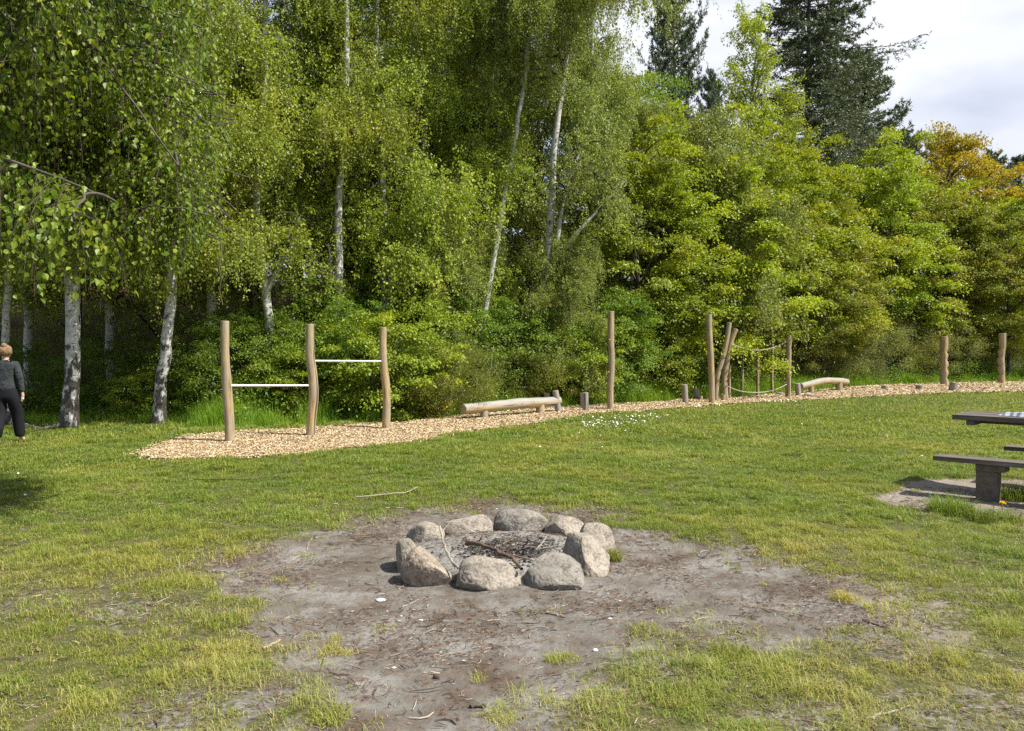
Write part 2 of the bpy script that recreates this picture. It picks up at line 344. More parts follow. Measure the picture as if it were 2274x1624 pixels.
for nm, arr in (('ash', ash), ('wood', wood), ('sand', np.maximum(ss(1.9, 3.0, x - .15 * (y - 5)) * (y < 10), 1 - ss(-.1, .2, sdpoly(x, y, BARE2))))):
    a = go.data.attributes.new(nm, 'FLOAT', 'POINT'); a.data.foreach_set('value', arr.astype(np.float32))

# wood chip path sheet + chips
def pathmat():
    m, nt, b = mat('wood_chip'); tc = N(nt, 'ShaderNodeTexCoord').outputs['Object']
    v = N(nt, 'ShaderNodeTexVoronoi'); v.inputs['Scale'].default_value = 38; nt.links.new(tc, v.inputs[0])
    s = N(nt, 'ShaderNodeSeparateColor'); nt.links.new(v.outputs['Color'], s.inputs[0])
    col = ramp(nt, s.outputs[0], [(0, (.16, .10, .05)), (.4, (.33, .235, .13)), (1, (.48, .37, .23))])
    nt.links.new(col, b.inputs['Base Color']); b.inputs['Roughness'].default_value = .9; bump(nt, b, v.outputs['Distance'], 1, .03); return m
PM = pathmat()
px = axis(-6.5, 12, .12, -7.5, 45, 1.03, .8); py = axis(10.5, 25, .12, 10.3, 50, 1.03, .8)
X, Y = np.meshgrid(px, py, indexing='ij'); x, y = X.ravel(), Y.ravel(); dpt = masks(x, y)[1]
keep = (dpt > .02); idx = np.arange(len(px)-1)[:, None] * len(py) + np.arange(len(py)-1)[None]
F = np.stack([idx, idx+len(py), idx+len(py)+1, idx+1], -1).reshape(-1, 4); F = F[keep[F].all(1)]
zz = gzf(x, y) - .006 + .03 * ss(.2, 1, dpt) + .02 * (fbm2(x, y, 3, 3, 77) - .5)
used = np.unique(F); rmap = np.full(len(x), -1); rmap[used] = np.arange(len(used))
m = M(); m.add(np.stack([x, y, zz], 1)[used], rmap[F]); tag(m.build('path', PM, smooth=True), kind='structure')
def pz(x, y): return gzf(x, y) + .020 + .02 * (fbm2(x, y, 3, 3, 77) - .5)
def chipmat():
    m, nt, b = mat('loose_chip'); col = ramp(nt, attr(nt, 'tint').outputs['Fac'], [(0, (.20, .125, .055)), (.35, (.40, .29, .155)), (.8, (.56, .44, .27)), (1, (.68, .58, .41))])
    nt.links.new(col, b.inputs['Base Color']); b.inputs['Roughness'].default_value = .85; return m
m = M()
for (y0, y1, den, sz) in ((10.5, 14.5, 3000, .033), (14.5, 19, 1900, .040), (19, 26, 900, .052), (26, 46, 240, .08)):
    xm = 1.05 * y1 * .7; n = int(den * (y1-y0) * 2 * xm); xx = RG.uniform(-xm, xm, n); yy = RG.uniform(y0, y1, n)
    k = sdpoly(xx, yy, PATH) + (fbm2(xx, yy, 5.5, 3, 9) - .5)*.16 + (fbm2(xx, yy, 1.7, 5, 3) - .5)*.1 < np.where(RG.uniform(0, 1, n) < .22, np.abs(RG.normal(0, .13, n)), -.01); xx, yy = xx[k], yy[k]; n = len(xx)
    C = np.stack([xx, yy, pz(xx, yy) + RG.uniform(.0, .014, n)], 1); az = RG.uniform(0, 6.28, n)
    A = np.stack([np.cos(az), np.sin(az), RG.normal(0, .3, n)], 1); U_ = np.stack([RG.normal(0, .42, n), RG.normal(0, .42, n), np.ones(n)], 1)
    A = nrm(A); S = nrm(np.cross(A, U_)); l = RG.uniform(.5, 1.2, n)[:, None] * sz * .5; wd = l * RG.uniform(.3, .65, n)[:, None]
    V = np.stack([C-A*l-S*wd, C+A*l-S*wd*.8, C+A*l*.9+S*wd, C-A*l*1.1+S*wd*.8], 1)
    m.add(V, np.arange(n)[:, None]*4+np.arange(4)[None], np.repeat(RG.uniform(0, 1, n), 4))
tag(m.build('wood_chips', chipmat()), 'loose pale wood chips covering the curved exercise path', 'wood chips', kind='stuff')

# ------------------------------------------------------------------ grass
def blades(m, xx, yy, z0, h, wd, lean, tint):
    n = len(xx); az = RG.uniform(0, 6.283, n); f = np.stack([np.cos(az), np.sin(az)], 1); s = np.stack([-f[:, 1], f[:, 0], np.zeros(n)], 1)
    B = np.stack([xx, yy, z0], 1); d = np.concatenate([f, np.zeros((n, 1))], 1); up = np.array([0, 0, 1.])
    h = h[:, None]; lean = lean[:, None]; wd = wd[:, None]
    mid = B + up*h*.55*(1-.25*lean) + d*h*lean*.3; tip = B + up*h*(1-.6*lean) + d*h*lean*.95
    V = np.stack([B-s*wd*.5, B+s*wd*.5, mid+s*wd*.42, mid-s*wd*.42, tip], 1); b = np.arange(n)[:, None]*5
    tt = np.repeat(tint, 5); V = V.reshape(-1, 3); n0 = m.n
    m.V.append(V); m.U.append(V); m.T.append(tt); m.F.append(np.concatenate([b+np.array([[0, 1, 2, 3]])]) + n0); m.I.append(np.zeros(n, int))
    m.F.append(b+np.array([[3, 2, 4]]) + n0); m.I.append(np.zeros(n, int)); m.n += len(V)
m = M()
for (y0, y1, den, hh, ww) in ((2.5, 4.5, 16000, .048, .0026), (4.5, 7, 13000, .050, .0032), (7, 10, 9500, .052, .0046), (10, 14, 5200, .062, .0065), (14, 20, 2200, .075, .011), (20, 28, 620, .07, .015), (28, 42, 230, .085, .026)):
    xm = .68 * y1 + .8; n = int(den * (y1-y0) * 2 * xm); xx = RG.uniform(-xm, xm, n); yy = RG.uniform(y0, y1, n)
    k = np.abs(xx) < .68*yy + .9; xx, yy = xx[k], yy[k]
    bare, path, ash, wood = masks(xx, yy)
    tuft = fbm2(xx, yy, 9, 2, 41); pt = fbm2(xx, yy, .9, 4, 43); pt2 = fbm2(xx, yy, 3.2, 3, 44)
    dens = (1-bare)**1.5 * (1-path) * (1-wood*.6) * (.45 + .55*ss(.3, .62, tuft))
    near = ss(7, 4, yy); dens = dens * (1 - .15*near)
    dens = np.maximum(dens, .9*ss(.70, .76, fbm2(xx, yy, 4.2, 3, 47)) * (1-path) * (1-ash) * ss(.5, 1.0, np.hypot(xx-PIT[0], yy-PIT[1]) - PITR))
    k = RG.uniform(0, 1, len(xx)) < dens; xx, yy, tuft, pt, pt2, bare = xx[k], yy[k], tuft[k], pt[k], pt2[k], bare[k]; n = len(xx)
    h = hh * RG.uniform(.5, 1.35, n) * (.6 + .9*ss(.35, .8, tuft)) * (.75 + .7*ss(.4, .7, pt2)); lean = RG.uniform(.35, 1.35, n)
    yel = .20 + .9*(pt-.45) + .16*ss(8.5, 4.0, yy) + .25*bare + .4*(pt2-.5)
    t = np.clip(yel + RG.normal(0, .16, n), 0, .98); t = np.where(RG.uniform(0, 1, n) < .05 + .09*ss(8, 4, yy), 1.0, t)
    blades(m, xx, yy, gzf(xx, yy) - .004, h, np.full(n, ww)*RG.uniform(.7, 1.3, n), lean, t)
tag(m.build('lawn_grass', LM['grass']), 'short green and yellowing lawn grass around the fire pit', 'grass', kind='stuff')
# small broad leaves (clover, plantain) low in the turf
m = M(); n = 26000; xx = RG.uniform(-7, 7, n); yy = RG.uniform(2.6, 11, n); k = (np.abs(xx) < .68*yy+.7) & (RG.uniform(0, 1, n) < ss(.5, .66, fbm2(xx, yy, 2.7, 3, 58))*(1-masks(xx, yy)[0])); xx, yy = xx[k], yy[k]; n = len(xx)
a = RG.uniform(0, 6.28, n); leaves(m, np.stack([xx, yy, gzf(xx, yy)+RG.uniform(.012, .035, n)], 1), np.stack([np.cos(a), np.sin(a), RG.normal(.1, .2, n)], 1), RG.normal(0, .3, (n, 3))+np.array([0, 0, 1]), RG.uniform(.010, .024, n), .013, np.clip(RG.normal(.3, .2, n), 0, 1), 0, True)
tag(m.build('clover', LM['shrub']), 'clover and other small broad leaves growing low in the turf', 'clover', kind='stuff')
# tall verge grass
m = M(); n = 420000; xx = RG.uniform(-16, 40, n); tt = RG.uniform(-.3, 4.5, n); yy = yT(xx) + tt
k = (np.abs(xx) < .68*yy + 1.5) & (RG.uniform(0, 1, n) < np.clip(14/yy, 0, 1)**1.5); xx, yy, tt = xx[k], yy[k], tt[k]
bare, path, ash, wood = masks(xx, yy); cl = fbm2(xx, yy, 1.4, 4, 51)
k = RG.uniform(0, 1, len(xx)) < (1-path)**2 * ss(-.3, .35, tt) * (.25 + .75*ss(.38, .6, cl)); xx, yy, tt, cl = xx[k], yy[k], tt[k], cl[k]; n = len(xx)
h = (.12 + .36*ss(-.2, .9, tt)) * RG.uniform(.55, 1.25, n) * (.5 + ss(.35, .7, cl))
blades(m, xx, yy, gz(xx, yy), h, .0065*RG.uniform(.7, 1.3, n)*np.clip(yy/16, 1, 3), RG.uniform(.1, .8, n), np.clip(.4 + RG.normal(0, .22, n), 0, 1))
tag(m.build('verge_grass', LM['tallgrass']), 'tall fresh green grass along the back of the chip path', 'grass', kind='stuff')
# undergrowth on the woodland floor
m = M(); n = 340000; xx = RG.uniform(-22, 45, n); tt = RG.uniform(.7, 12, n)**1.0; yy = yT(xx) + tt; cl = fbm2(xx, yy, .8, 3, 61)
k = (np.abs(xx) < .7*yy + 2) & (RG.uniform(0, 1, n) < ss(.36, .55, cl)); xx, yy, tt, cl = xx[k], yy[k], tt[k], cl[k]; n = len(xx)
zz = gz(xx, yy) + RG.uniform(0, 1, n)**.7 * (.25 + .9*ss(.4, .75, cl))
A = RG.normal(0, 1, (n, 3)); Nn = RG.normal(0, .5, (n, 3)) + np.array([0, -.2, 1]); l = RG.uniform(.05, .10, n)
leaves(m, np.stack([xx, yy, zz], 1), A, Nn, l, l*.6, np.clip(RG.normal(.4, .25, n), 0, 1))
tag(m.build('undergrowth', LM['shrub']), 'low leafy bramble undergrowth on the shaded woodland floor', 'undergrowth', kind='stuff')

# ------------------------------------------------------------------ trees
def birch(pts, r0, r1, z0, spread, nstr, leaf, seed, mats, hang=1.0, nl=24, nlimb=30, forks=(), fis=.9, fine=False, topc=.25, limbr=.30, keep=None, jit=1.0, e0r=(.6, 1.2), cr_=(.5, .95)):
    g = np.random.default_rng(seed); tr = M(); cr = M(); q = 40; nstr = int(nstr*1.5); leaf *= 1.12
    T = spline(pts, q); T[1:-1] += g.normal(0, .012, (q-2, 3)); H = T[-1, 2]
    rr = np.linspace(1, 0, q)**.8 * (r0-r1) + r1; rr[0:3] *= np.array([1.35, 1.15, 1.05])
    fz = np.clip(fis * (1 - T[:, 2] / 2.6), 0, 1) + .12
    tub = M(); tubes(tub, T, rr, 14); ft = np.repeat(fz, 14); tr.add(tub.V[0], tub.F[0], ft, 0, tub.U[0])
    LP = []; LR = []
    def limb(p, az, ln, e0, c, r):
        s = np.linspace(0, 1, 8)[:, None]; d = np.array([math.cos(az), math.sin(az), 0])
        o = p + d*ln*s*(1-.12*s) + np.array([0, 0, 1.])*ln*(e0*s - c*s*s) + np.cumsum(g.normal(0, .03*ln/2, (8, 3)), 0)*.6
        LP.append(o); LR.append(np.linspace(r, .006, 8)); return o
    for j in range(nlimb):
        t = g.uniform(0, 1); z = z0 + (H*.97 - z0)*t; i = np.searchsorted(T[:, 2], z); i = min(i, q-1); p = T[i]
        ln = spread * ((1-t)**.7*(1-topc)+topc) * g.uniform(.6, 1.1); az = j*2.399 + g.normal(0, .4)
        o = limb(p, az, ln, g.uniform(*e0r), g.uniform(*cr_), min(rr[i]*.5, .012 + .014*ln))
        for b_ in range(5):
            si = g.integers(2, 8); limb(o[si], az + g.choice([-1, 1])*g.uniform(.4, 1.2), ln*g.uniform(.25, .5), g.uniform(.1, .7), g.uniform(.5, 1.1), LR[-1][min(si, 7)]*.6+.003)
    for fp, fr0, in forks:
        o = spline(fp, 8)
        for b_ in range(5): limb(o[g.integers(4, 8)], g.uniform(0, 6.28), spread*.5, g.uniform(.3, 1), .8, fr0*.4)
    for fp, fr0 in forks: LP.append(spline(fp, 8)); LR.append(np.linspace(fr0, fr0*.45, 8))
    LPa = np.array(LP); LRa = np.array(LR); tubes(tr, LPa[:-len(forks)] if forks else LPa, LRa[:-len(forks)] if forks else LRa, 5, .3, 1)
    if forks: tubes(tr, LPa[-len(forks):], LRa[-len(forks):], 8, .2, 0)
    # hanging twig strands
    W = np.linalg.norm(LPa[:, -1]-LPa[:, 0], axis=1); li = g.choice(len(LPa), nstr, p=W/W.sum()); s = g.uniform(.05, 1, nstr)*7
    i0 = np.minimum(s.astype(int), 6); u = (s-i0)[:, None]; Q = LPa[li, i0]*(1-u) + LPa[li, i0+1]*u + g.normal(0, 1, (nstr, 3))*np.array([.2, .2, .26])*jit
    az = g.uniform(0, 6.283, nstr); d = np.stack([np.cos(az), np.sin(az), np.zeros(nstr)], 1); a = g.uniform(.08, .45, nstr)[:, None]
    hg = (g.uniform(.1, 1.0, nstr)**1.3*hang)[:, None]; us = np.linspace(0, 1, 5)
    ST = Q[:, None] + d[:, None]*(a*(1-(1-us)**2))[..., None] + np.array([0, 0, 1.])*((.18*a*us*2 - hg*us**1.5))[..., None]
    if keep is not None: kk = keep(ST[:, 2]); ST = ST[kk]; d = d[kk]; nstr = len(ST)
    tubes(cr, ST, np.linspace(.0035, .0015, 5)[None]*np.ones((nstr, 1)), 3, .5, 1)
    n = nstr*nl; si = np.repeat(np.arange(nstr), nl); u = g.uniform(.0, 1, n)*4; i0 = np.minimum(u.astype(int), 3); f = (u-i0)[:, None]
    C = ST[si, i0]*(1-f) + ST[si, i0+1]*f; off = g.normal(0, 1, (n, 3)); C = C + off*.028*(leaf/.05)
    A = nrm(off)*.7 + np.array([0, 0, -.75]) + g.normal(0, .35, (n, 3)); Nn = g.normal(0, 1, (n, 3)) + np.array([0, 0, .25])
    l = leaf*g.uniform(.6, 1.3, n); tn = np.clip(.45 + g.normal(0, .16, n) + g.normal(0, .13, nstr)[si], 0, 1)
    leaves(cr, C, A, Nn, l, l*g.uniform(.62, .85, n), tn, 0, fine)
    return tr.mesh('trunk', [mats[1], DARKBARK], True), cr.mesh('crown', [mats[0], TWIG])

def broad(H, z0, rx, ncl, nleaf, leaf, pad, seed, lm, bark, multi=False, egg=.35, r0=.14, aspect=.62, up=.8, flat=.35, inner=.45, sparse=0):
    g = np.random.default_rng(seed); tr = M(); cr = M(); cz = (H+z0)/2; rz = (H-z0)/2
    d = nrm(g.normal(0, 1, (ncl, 3))); r = g.uniform(inner, 1, ncl)**.6 * (.5 + 1.0*fbm3(d, 1.9, 2, seed))
    C = d*r[:, None]; zr = C[:, 2].copy(); C = C*np.array([rx, rx, rz]); C[:, :2] *= (1 - egg*zr)[:, None]; C[:, 2] += cz
    # ---- skeleton
    nleaf = int(nleaf*1.4); k = min(ncl, 60 if not multi else 34); sel = g.choice(ncl, k, replace=False)
    if not multi:
        T = spline([(0, 0, -.3), (g.normal(0, .1), g.normal(0, .1), H*.3), (g.normal(0, .25), g.normal(0, .25), H*.62), (0, 0, H*.93)], 16)
        tubes(tr, T, np.linspace(r0, .02, 16), 9)
        st = [T[min(15, max(1, int(15*max(.12, (c[2]-.35*np.hypot(c[0], c[1]))/H/.93))))] for c in C[sel]]
    else: st = [np.array([g.normal(0, rx*.12), g.normal(0, rx*.12), -.05]) for _ in sel]
    LP = []
    for a, c in zip(st, C[sel]):
        md = (a+c)/2 + np.array([0, 0, .12*np.linalg.norm(c-a)]) + g.normal(0, .05*rx, 3); LP.append(spline([a, md, c], 7))
    tubes(tr, np.array(LP), np.linspace(r0*.33, .006, 7)[None]*np.ones((k, 1)), 5)
    # ---- leaf pads
    ci = g.integers(0, ncl, nleaf); ps = pad*g.uniform(.6, 1.35, ncl); o = g.normal(0, 1, (nleaf, 3)); o[:, 2] *= flat
    o = o*ps[ci][:, None]*.42; rad = np.hypot(o[:, 0], o[:, 1]); o[:, 2] -= .35*rad**2/pad
    LC = C[ci] + o; outw = C[ci] - np.array([0, 0, cz]); outw[:, 2] *= .4; outw = nrm(outw)
    A = outw*.7 + g.normal(0, .6, (nleaf, 3)) + np.array([0, 0, -.25]); Nn = np.array([0, 0, up]) + outw*.45 + g.normal(0, .5, (nleaf, 3))
    l = leaf*g.uniform(.6, 1.35, nleaf); tn = np.clip(.45 + g.normal(0, .17, nleaf) + g.normal(0, .12, ncl)[ci], 0, 1)
    LC[:, 2] = np.maximum(LC[:, 2], .03)
    leaves(cr, LC, A, Nn, l, l*aspect, tn)
    return tr.mesh('trunk' if not multi else 'stems', bark, True), cr.mesh('crown' if not multi else 'foliage', lm)

def conifer(H, z0, rad, seed, lm, droop=.5, step=.42, nb=5, sub=13, nd=16, leaf=.13, power=.8, upt=.25, side=None, subl=.33, wd=.03):
    g = np.random.default_rng(seed); tr = M(); cr = M()
    T = spline([(0, 0, -.3), (g.normal(0, .1), g.normal(0, .1), H*.5), (0, 0, H)], 18); tubes(tr, T, np.linspace(.012*H+.05, .02, 18), 9)
    BP = []; 
    z = z0
    while z < H-.2:
        t = (z-z0)/(H-z0); Lr = rad*(1-t)**power*(.55+.45*min(1, t*6+.3))+.15
        for b in range(nb):
            az = g.uniform(0, 6.283); ln = Lr*g.uniform(.55, 1.15); s = np.linspace(0, 1, 8)[:, None]
            if side is not None and abs(z-side[0]) < .35 and b == 0: az, ln = side[1], side[2]
            dd = np.array([math.cos(az), math.sin(az), 0]); BP.append(np.array([0, 0, z+g.normal(0, .12)]) + dd*ln*s + np.array([0, 0, 1.])*ln*(.25*t*s - droop*s*s*(1-t*.6) + upt*s**4) + g.normal(0, .02, (8, 3)))
        z += step*g.uniform(.8, 1.2)
    BP = np.array(BP); nbr = len(BP); tubes(tr, BP, np.linspace(.035, .006, 8)[None]*np.ones((nbr, 1)), 4)
    n = nbr*sub; bi = np.repeat(np.arange(nbr), sub); u = g.uniform(.18, 1, n)*7; i0 = np.minimum(u.astype(int), 6); f = (u-i0)[:, None]
    Q = BP[bi, i0]*(1-f)+BP[bi, i0+1]*f; T_ = nrm(BP[bi, i0+1]-BP[bi, i0]); S = nrm(np.cross(T_, [0, 0, 1.]))*g.choice([-1, 1], n)[:, None]
    ln = (np.linalg.norm(BP[bi, -1]-BP[bi, 0], axis=1)*subl*(1.1-u/7*.75)*g.uniform(.5, 1.1, n)+.1)[:, None]
    dr = T_*.6 + S*.8 + np.array([0, 0, -droop*.8]) + g.normal(0, .18, (n, 3)); us = np.linspace(0, 1, 4)
    SP = Q[:, None] + dr[:, None]*(ln*us)[..., None] + np.array([0, 0, 1.])*((upt*.6-droop*.25)*ln*us**2)[..., None]
    tubes(cr, SP[::2], np.linspace(.008, .003, 4)[None]*np.ones((len(SP[::2]), 1)), 3, .2, 1)
    nn = n*nd; si = np.repeat(np.arange(n), nd); u = g.uniform(0, 1, nn)*3; i0 = np.minimum(u.astype(int), 2); f = (u-i0)[:, None]
    C = SP[si, i0]*(1-f)+SP[si, i0+1]*f; A = nrm(dr[si])*.8 + g.normal(0, .55, (nn, 3)); l = leaf*g.uniform(.6, 1.3, nn)
    leaves(cr, C, A, g.normal(0, 1, (nn, 3))+np.array([0, 0, .6]), l, wd, np.clip(.4+g.normal(0, .2, nn)+g.normal(0, .12, nbr)[bi][si], 0, 1))
    return tr.mesh('trunk', DARKBARK, True), cr.mesh('crown', [lm, TWIG])

def plant_tree(name, meshes, xy, label, cat, group=None, rz=0, s=1, zoff=0, names=None):
    z = float(gz(np.array([xy[0]]), np.array([xy[1]]))[0]) + zoff
    e = empty(name, (xy[0], xy[1], z), label, cat, group, 0)
    nn = names or ('trunk', 'crown')
    for n_, me in zip(nn, meshes): inst(n_, me, e, rz=rz, s=s)
    return e
def bx(Dx, d): return ((Dx-1137)/1750*d, d)

# --- foreground birch whose boughs hang into the picture (trunk left of the frame)
TB = np.array([-5.3, 5.6, 0])
g = np.random.default_rng(5)
tr = M(); cr = M()
T = spline([(0, 0, -.1), (.05, .1, 2.2), (.25, .1, 4.6), (.2, .3, 8.5)], 24); tubes(tr, T, np.linspace(.2, .05, 24), 14, .35)
LP = []; LR = []
def bough(p, q, sag, r, n=10):
    p, q = np.array(p, float), np.array(q, float); s = np.linspace(0, 1, n)[:, None]
    o = p*(1-s)+q*s + np.array([0, 0, 1.])*sag*4*s*(1-s) + np.cumsum(g.normal(0, .02, (n, 3)), 0)*s; LP.append(o); LR.append(np.linspace(r, .006, n)); return o
for a in range(96):
    zt = g.uniform(1.9, 6.4); st = T[min(23, int(zt/8.5*23))]
    # ends spread through the volume over the left of the lawn
    yy = g.uniform(4.0, 9.5); xr = -.335*yy - .0 if True else 0
    ex = g.uniform(-.72*yy, -.355*yy) ; ez = g.uniform(1.6 + .14*yy, 5.6)
    if a >= 46: yy = g.uniform(7.0, 8.8); ex = g.uniform(-.50, -.34)*yy; ez = g.uniform(2.6, 4.2)
    if a >= 78: yy = g.uniform(9.5, 12.8); ex = g.uniform(-.64, -.46)*yy; ez = g.uniform(3.2, 6)
    o = bough(st, (ex+5.3, yy-5.6, ez), .35, .024)
    for b in range(6):
        i = g.integers(4, 10); q = o[i] + np.array([g.normal(.1, .4), g.normal(0, .5), g.normal(-.05, .3)]); w3 = q + TB
        if w3[0]/w3[1]*1750 + 1137 < 520 and 776 - (w3[2]-1.6)/w3[1]*1750 < 640: bough(o[i], q, .08, .008)
LPa = np.array(LP); tubes(tr, LPa, np.array(LR), 6, .95, 1)
ns = 12500; W = np.linalg.norm(LPa[:, -1]-LPa[:, 0], axis=1)**.6; li = g.choice(len(LPa), ns, p=W/W.sum()); u = g.uniform(.35, 1, ns)*9; i0 = np.minimum(u.astype(int), 8); f = (u-i0)[:, None]
Q = LPa[li, i0]*(1-f)+LPa[li, i0+1]*f; az = g.uniform(0, 6.283, ns); d = np.stack([np.cos(az), np.sin(az), np.zeros(ns)], 1); a = g.uniform(.05, .3, ns)[:, None]; hg = g.uniform(.15, .75, ns)[:, None]; us = np.linspace(0, 1, 5)
ST = Q[:, None] + d[:, None]*(a*(1-(1-us)**2))[..., None] + np.array([0, 0, -1.])*(hg*us**1.4)[..., None]
W3 = ST + TB; end = W3[:, -1]
dx = end[:, 0]/end[:, 1]*1750 + 1137; dy = 776 - (end[:, 2]-1.6)/end[:, 1]*1750
lim = np.interp(dy, [-400, 0, 100, 250, 400, 520, 620, 700], [640, 545, 520, 515, 490, 480, 400, 270]) + g.normal(0, 22, ns)
k = (dx < lim) & (dy < 700 + g.normal(0, 12, ns)) & (end[:, 1] > 3.3); ST = ST[k]; ns = len(ST)
tubes(cr, ST, np.linspace(.003, .0012, 5)[None]*np.ones((ns, 1)), 3, .3, 1)
nl = 19; n = ns*nl; si = np.repeat(np.arange(ns), nl); u = g.uniform(0, 1, n)*4; i0 = np.minimum(u.astype(int), 3); f = (u-i0)[:, None]
C = ST[si, i0]*(1-f)+ST[si, i0+1]*f; off = g.normal(0, 1, (n, 3)); C += off*.032
A = nrm(off)*.5+np.array([0, 0, -.9])+g.normal(0, .3, (n, 3)); l = .036*g.uniform(.5, 1.35, n)
leaves(cr, C, A, g.normal(0, 1, (n, 3))+np.array([.2, -.2, .3]), l, l*.82, np.clip(.36+g.normal(0, .2, n)+g.normal(0, .1, ns)[si], 0, 1), 0, True)
e = empty('birch_tree', TB, 'nearest birch, its large leaved boughs hanging into the upper left of the view', 'tree')
tr.build('trunk', [BARK, DARKBARK], e, True); cr.build('crown', [LM['hero'], TWIG], e)

# --- birches with trunks traced where they stand
def trunkpts(Dp, d, top=None, dy=0):
    p = [PD(x, y, d) for x, y in Dp]; b = p[0]; b0 = np.array([b[0], d, gz(np.array([b[0]]), np.array([float(d)]))[0]])
    return b0, [np.array(q) - b0 for q in p]
HB = [
 # pts (photo), depth, top z, r0, crown start, spread, strands, seed, label, species
 ([(20,850),(14,700),(28,560),(10,300)], 16.8, 12, .085, 3.6, 2.6, 1500, 1, 'slim white birch trunk just behind the walking person', 'birch', 14),
 ([(152,955),(160,860),(162,700),(155,560),(150,380),(160,100)], 16.3, 12.5, .155, 3.0, 3.0, 2200, 2, 'thick birch with a black and white fissured foot, nearest the walking person', 'birch', 28),
 ([(350,945),(362,820),(378,680),(380,600),(372,420),(390,100)], 16.9, 13, .125, 3.2, 3.0, 2300, 3, 'dark footed birch between the thick birch and the first bar post', 'birch', 28),
 ([(600,850),(597,728),(590,640),(575,560),(568,450),(577,330),(585,190),(590,0)], 19.0, 13.5, .12, 5.0, 2.9, 2500, 4, 'clean white birch forking into a V above the low exercise bar', 'birch', 30),
 ([(738,870),(748,740),(752,600),(752,470),(760,330),(768,200),(770,20)], 20.0, 14.5, .125, 5.8, 3.0, 2500, 5, 'patchy black and white birch behind the high exercise bar', 'birch', 30),
 ([(1040,850),(1058,780),(1085,650),(1105,530),(1125,410),(1150,270),(1168,150),(1180,0)], 22.0, 14.5, .085, 8.0, 2.3, 1500, 6, 'slender leaning birch left of the middle with a bright white bow shaped trunk', 'pale', 22),
 ([(1214,700),(1218,562),(1226,440),(1230,350),(1255,150),(1270,0)], 22.9, 16.2, .13, 8.4, 3.9, 3300, 7, 'tall pale weeping birch with a white trunk in the middle of the wood edge', 'pale', 34),
]
for (Dp, d, top, r0, z0, spread, ns, seed, lab, sp, nli) in HB:
    b0, pts = trunkpts(Dp, d); pts[0] = np.array([pts[0][0], 0, 0.]); pts[0][2] = -.1
    last = pts[-1]
    top += 2.2
    if last[2] < top - .6: pts.append(np.array([last[0]+.15, .1, top]))
    forks = ()
    if seed == 4: forks = (([PD(592,650,19)-b0, PD(606,618,19)-b0, PD(630,575,18.9)-b0, PD(665,480,18.7)-b0], .075),)
    if seed == 5: forks = (([PD(742,850,20)-b0, PD(728,760,20)-b0, PD(738,640,20)-b0, PD(730,540,20)-b0], .05),)
    if seed == 7: forks = (([PD(1236,560,22.8)-b0, PD(1242,500,22.8)-b0, PD(1256,430,22.8)-b0, PD(1290,330,22.8)-b0], .07), ([PD(1240,572,22.8)-b0, PD(1280,520,22.8)-b0, PD(1330,465,22.8)-b0, PD(1390,400,22.8)-b0], .06))
    tm, cm = birch(pts, r0, .02, z0, spread, ns, .052, seed, (LM[sp], BARK), hang=1.15, nlimb=nli+4, topc=.42, forks=forks, fis=(.35 if seed in (4, 6, 7) else .95))
    plant_tree('birch_tree', (tm, cm), (b0[0], b0[1]), lab, 'tree')

# --- generic crowns shared by copies
BV = [birch([(0, 0, -.2), (.1, .1, 4), (-.1, .2, 9), (.2, 0, 15)], .13, .02, 2.6, 3.1, 3100, .058, 100+i, (LM[sp], BARK), hang=1.2, nlimb=36, fis=.6, topc=.5) for i, sp in enumerate(['birch', 'pale'])]
LB = birch([(0, 0, -.2), (0, .1, 4), (-.1, 0, 9)], .11, .02, 1.2, 3.0, 2500, .066, 120, (LM['pale'], BARK), hang=1.3, nlimb=32, fis=.4, topc=.4)
BR = [broad(11, 1.0, 3.2, 190, 44000, .115, .62, 200, LM['broad'], DARKBARK), broad(10.5, .6, 3.4, 190, 44000, .12, .66, 201, LM['lime'], DARKBARK), broad(11, .8, 3.3, 190, 42000, .115, .64, 202, LM['bronze'], DARKBARK), broad(10, .8, 3.0, 260, 38000, .115, .64, 203, LM['gold'], DARKBARK)]
BG = broad(12, 1.5, 3.6, 230, 56000, .09, .8, 204, LM['shrub'], DARKBARK)
SH = [broad(3.2, .05, 1.7, 190, 17000, .06, .34, 210, LM['shrub'], DARKBARK, multi=True, r0=.05, egg=.15), broad(2.5, .05, 1.5, 150, 16000, .06, .32, 211, LM['broad'], DARKBARK, multi=True, r0=.045, egg=.15)]
DU = broad(3.0, .05, 2.2, 150, 32000, .055, .42, 212, LM['dusty'], GREYBARK, multi=True, r0=.05, egg=.1, aspect=.4, up=.3, flat=.6)
BO = broad(1.6, .05, 1.15, 120, 26000, .04, .26, 213, LM['broom'], TWIG, multi=True, r0=.03, egg=.1, aspect=.35, up=.1, flat=.8)
SPC = conifer(24, 5, 5.4, 300, LM['spruce'], droop=.38, side=(16.2, .05, 6.6), sub=20, nd=22, nb=8, step=.36, wd=.055, leaf=.18, power=.62)
PIN = [conifer(15, 4, 3.7, 301, LM['needle'], droop=.12, upt=.3, power=.55, sub=17, nd=20, leaf=.2, wd=.055, nb=8), conifer(15, 5, 3.2, 302, LM['needle'], droop=.05, upt=.35, power=.45, step=.5, sub=17, nd=20, leaf=.2, wd=.055, nb=8)]
TALL = birch([(0, 0, -.2), (.1, .1, 5), (-.2, .1, 9), (.3, 0, 16.5)], .14, .02, 4.0, 1.9, 1100, .085, 130, (LM['lime'], GREYBARK), hang=.3, nl=14, nlimb=60, fis=0., topc=.45, jit=.5, e0r=(1.2, 2.4), cr_=(.1, .4))

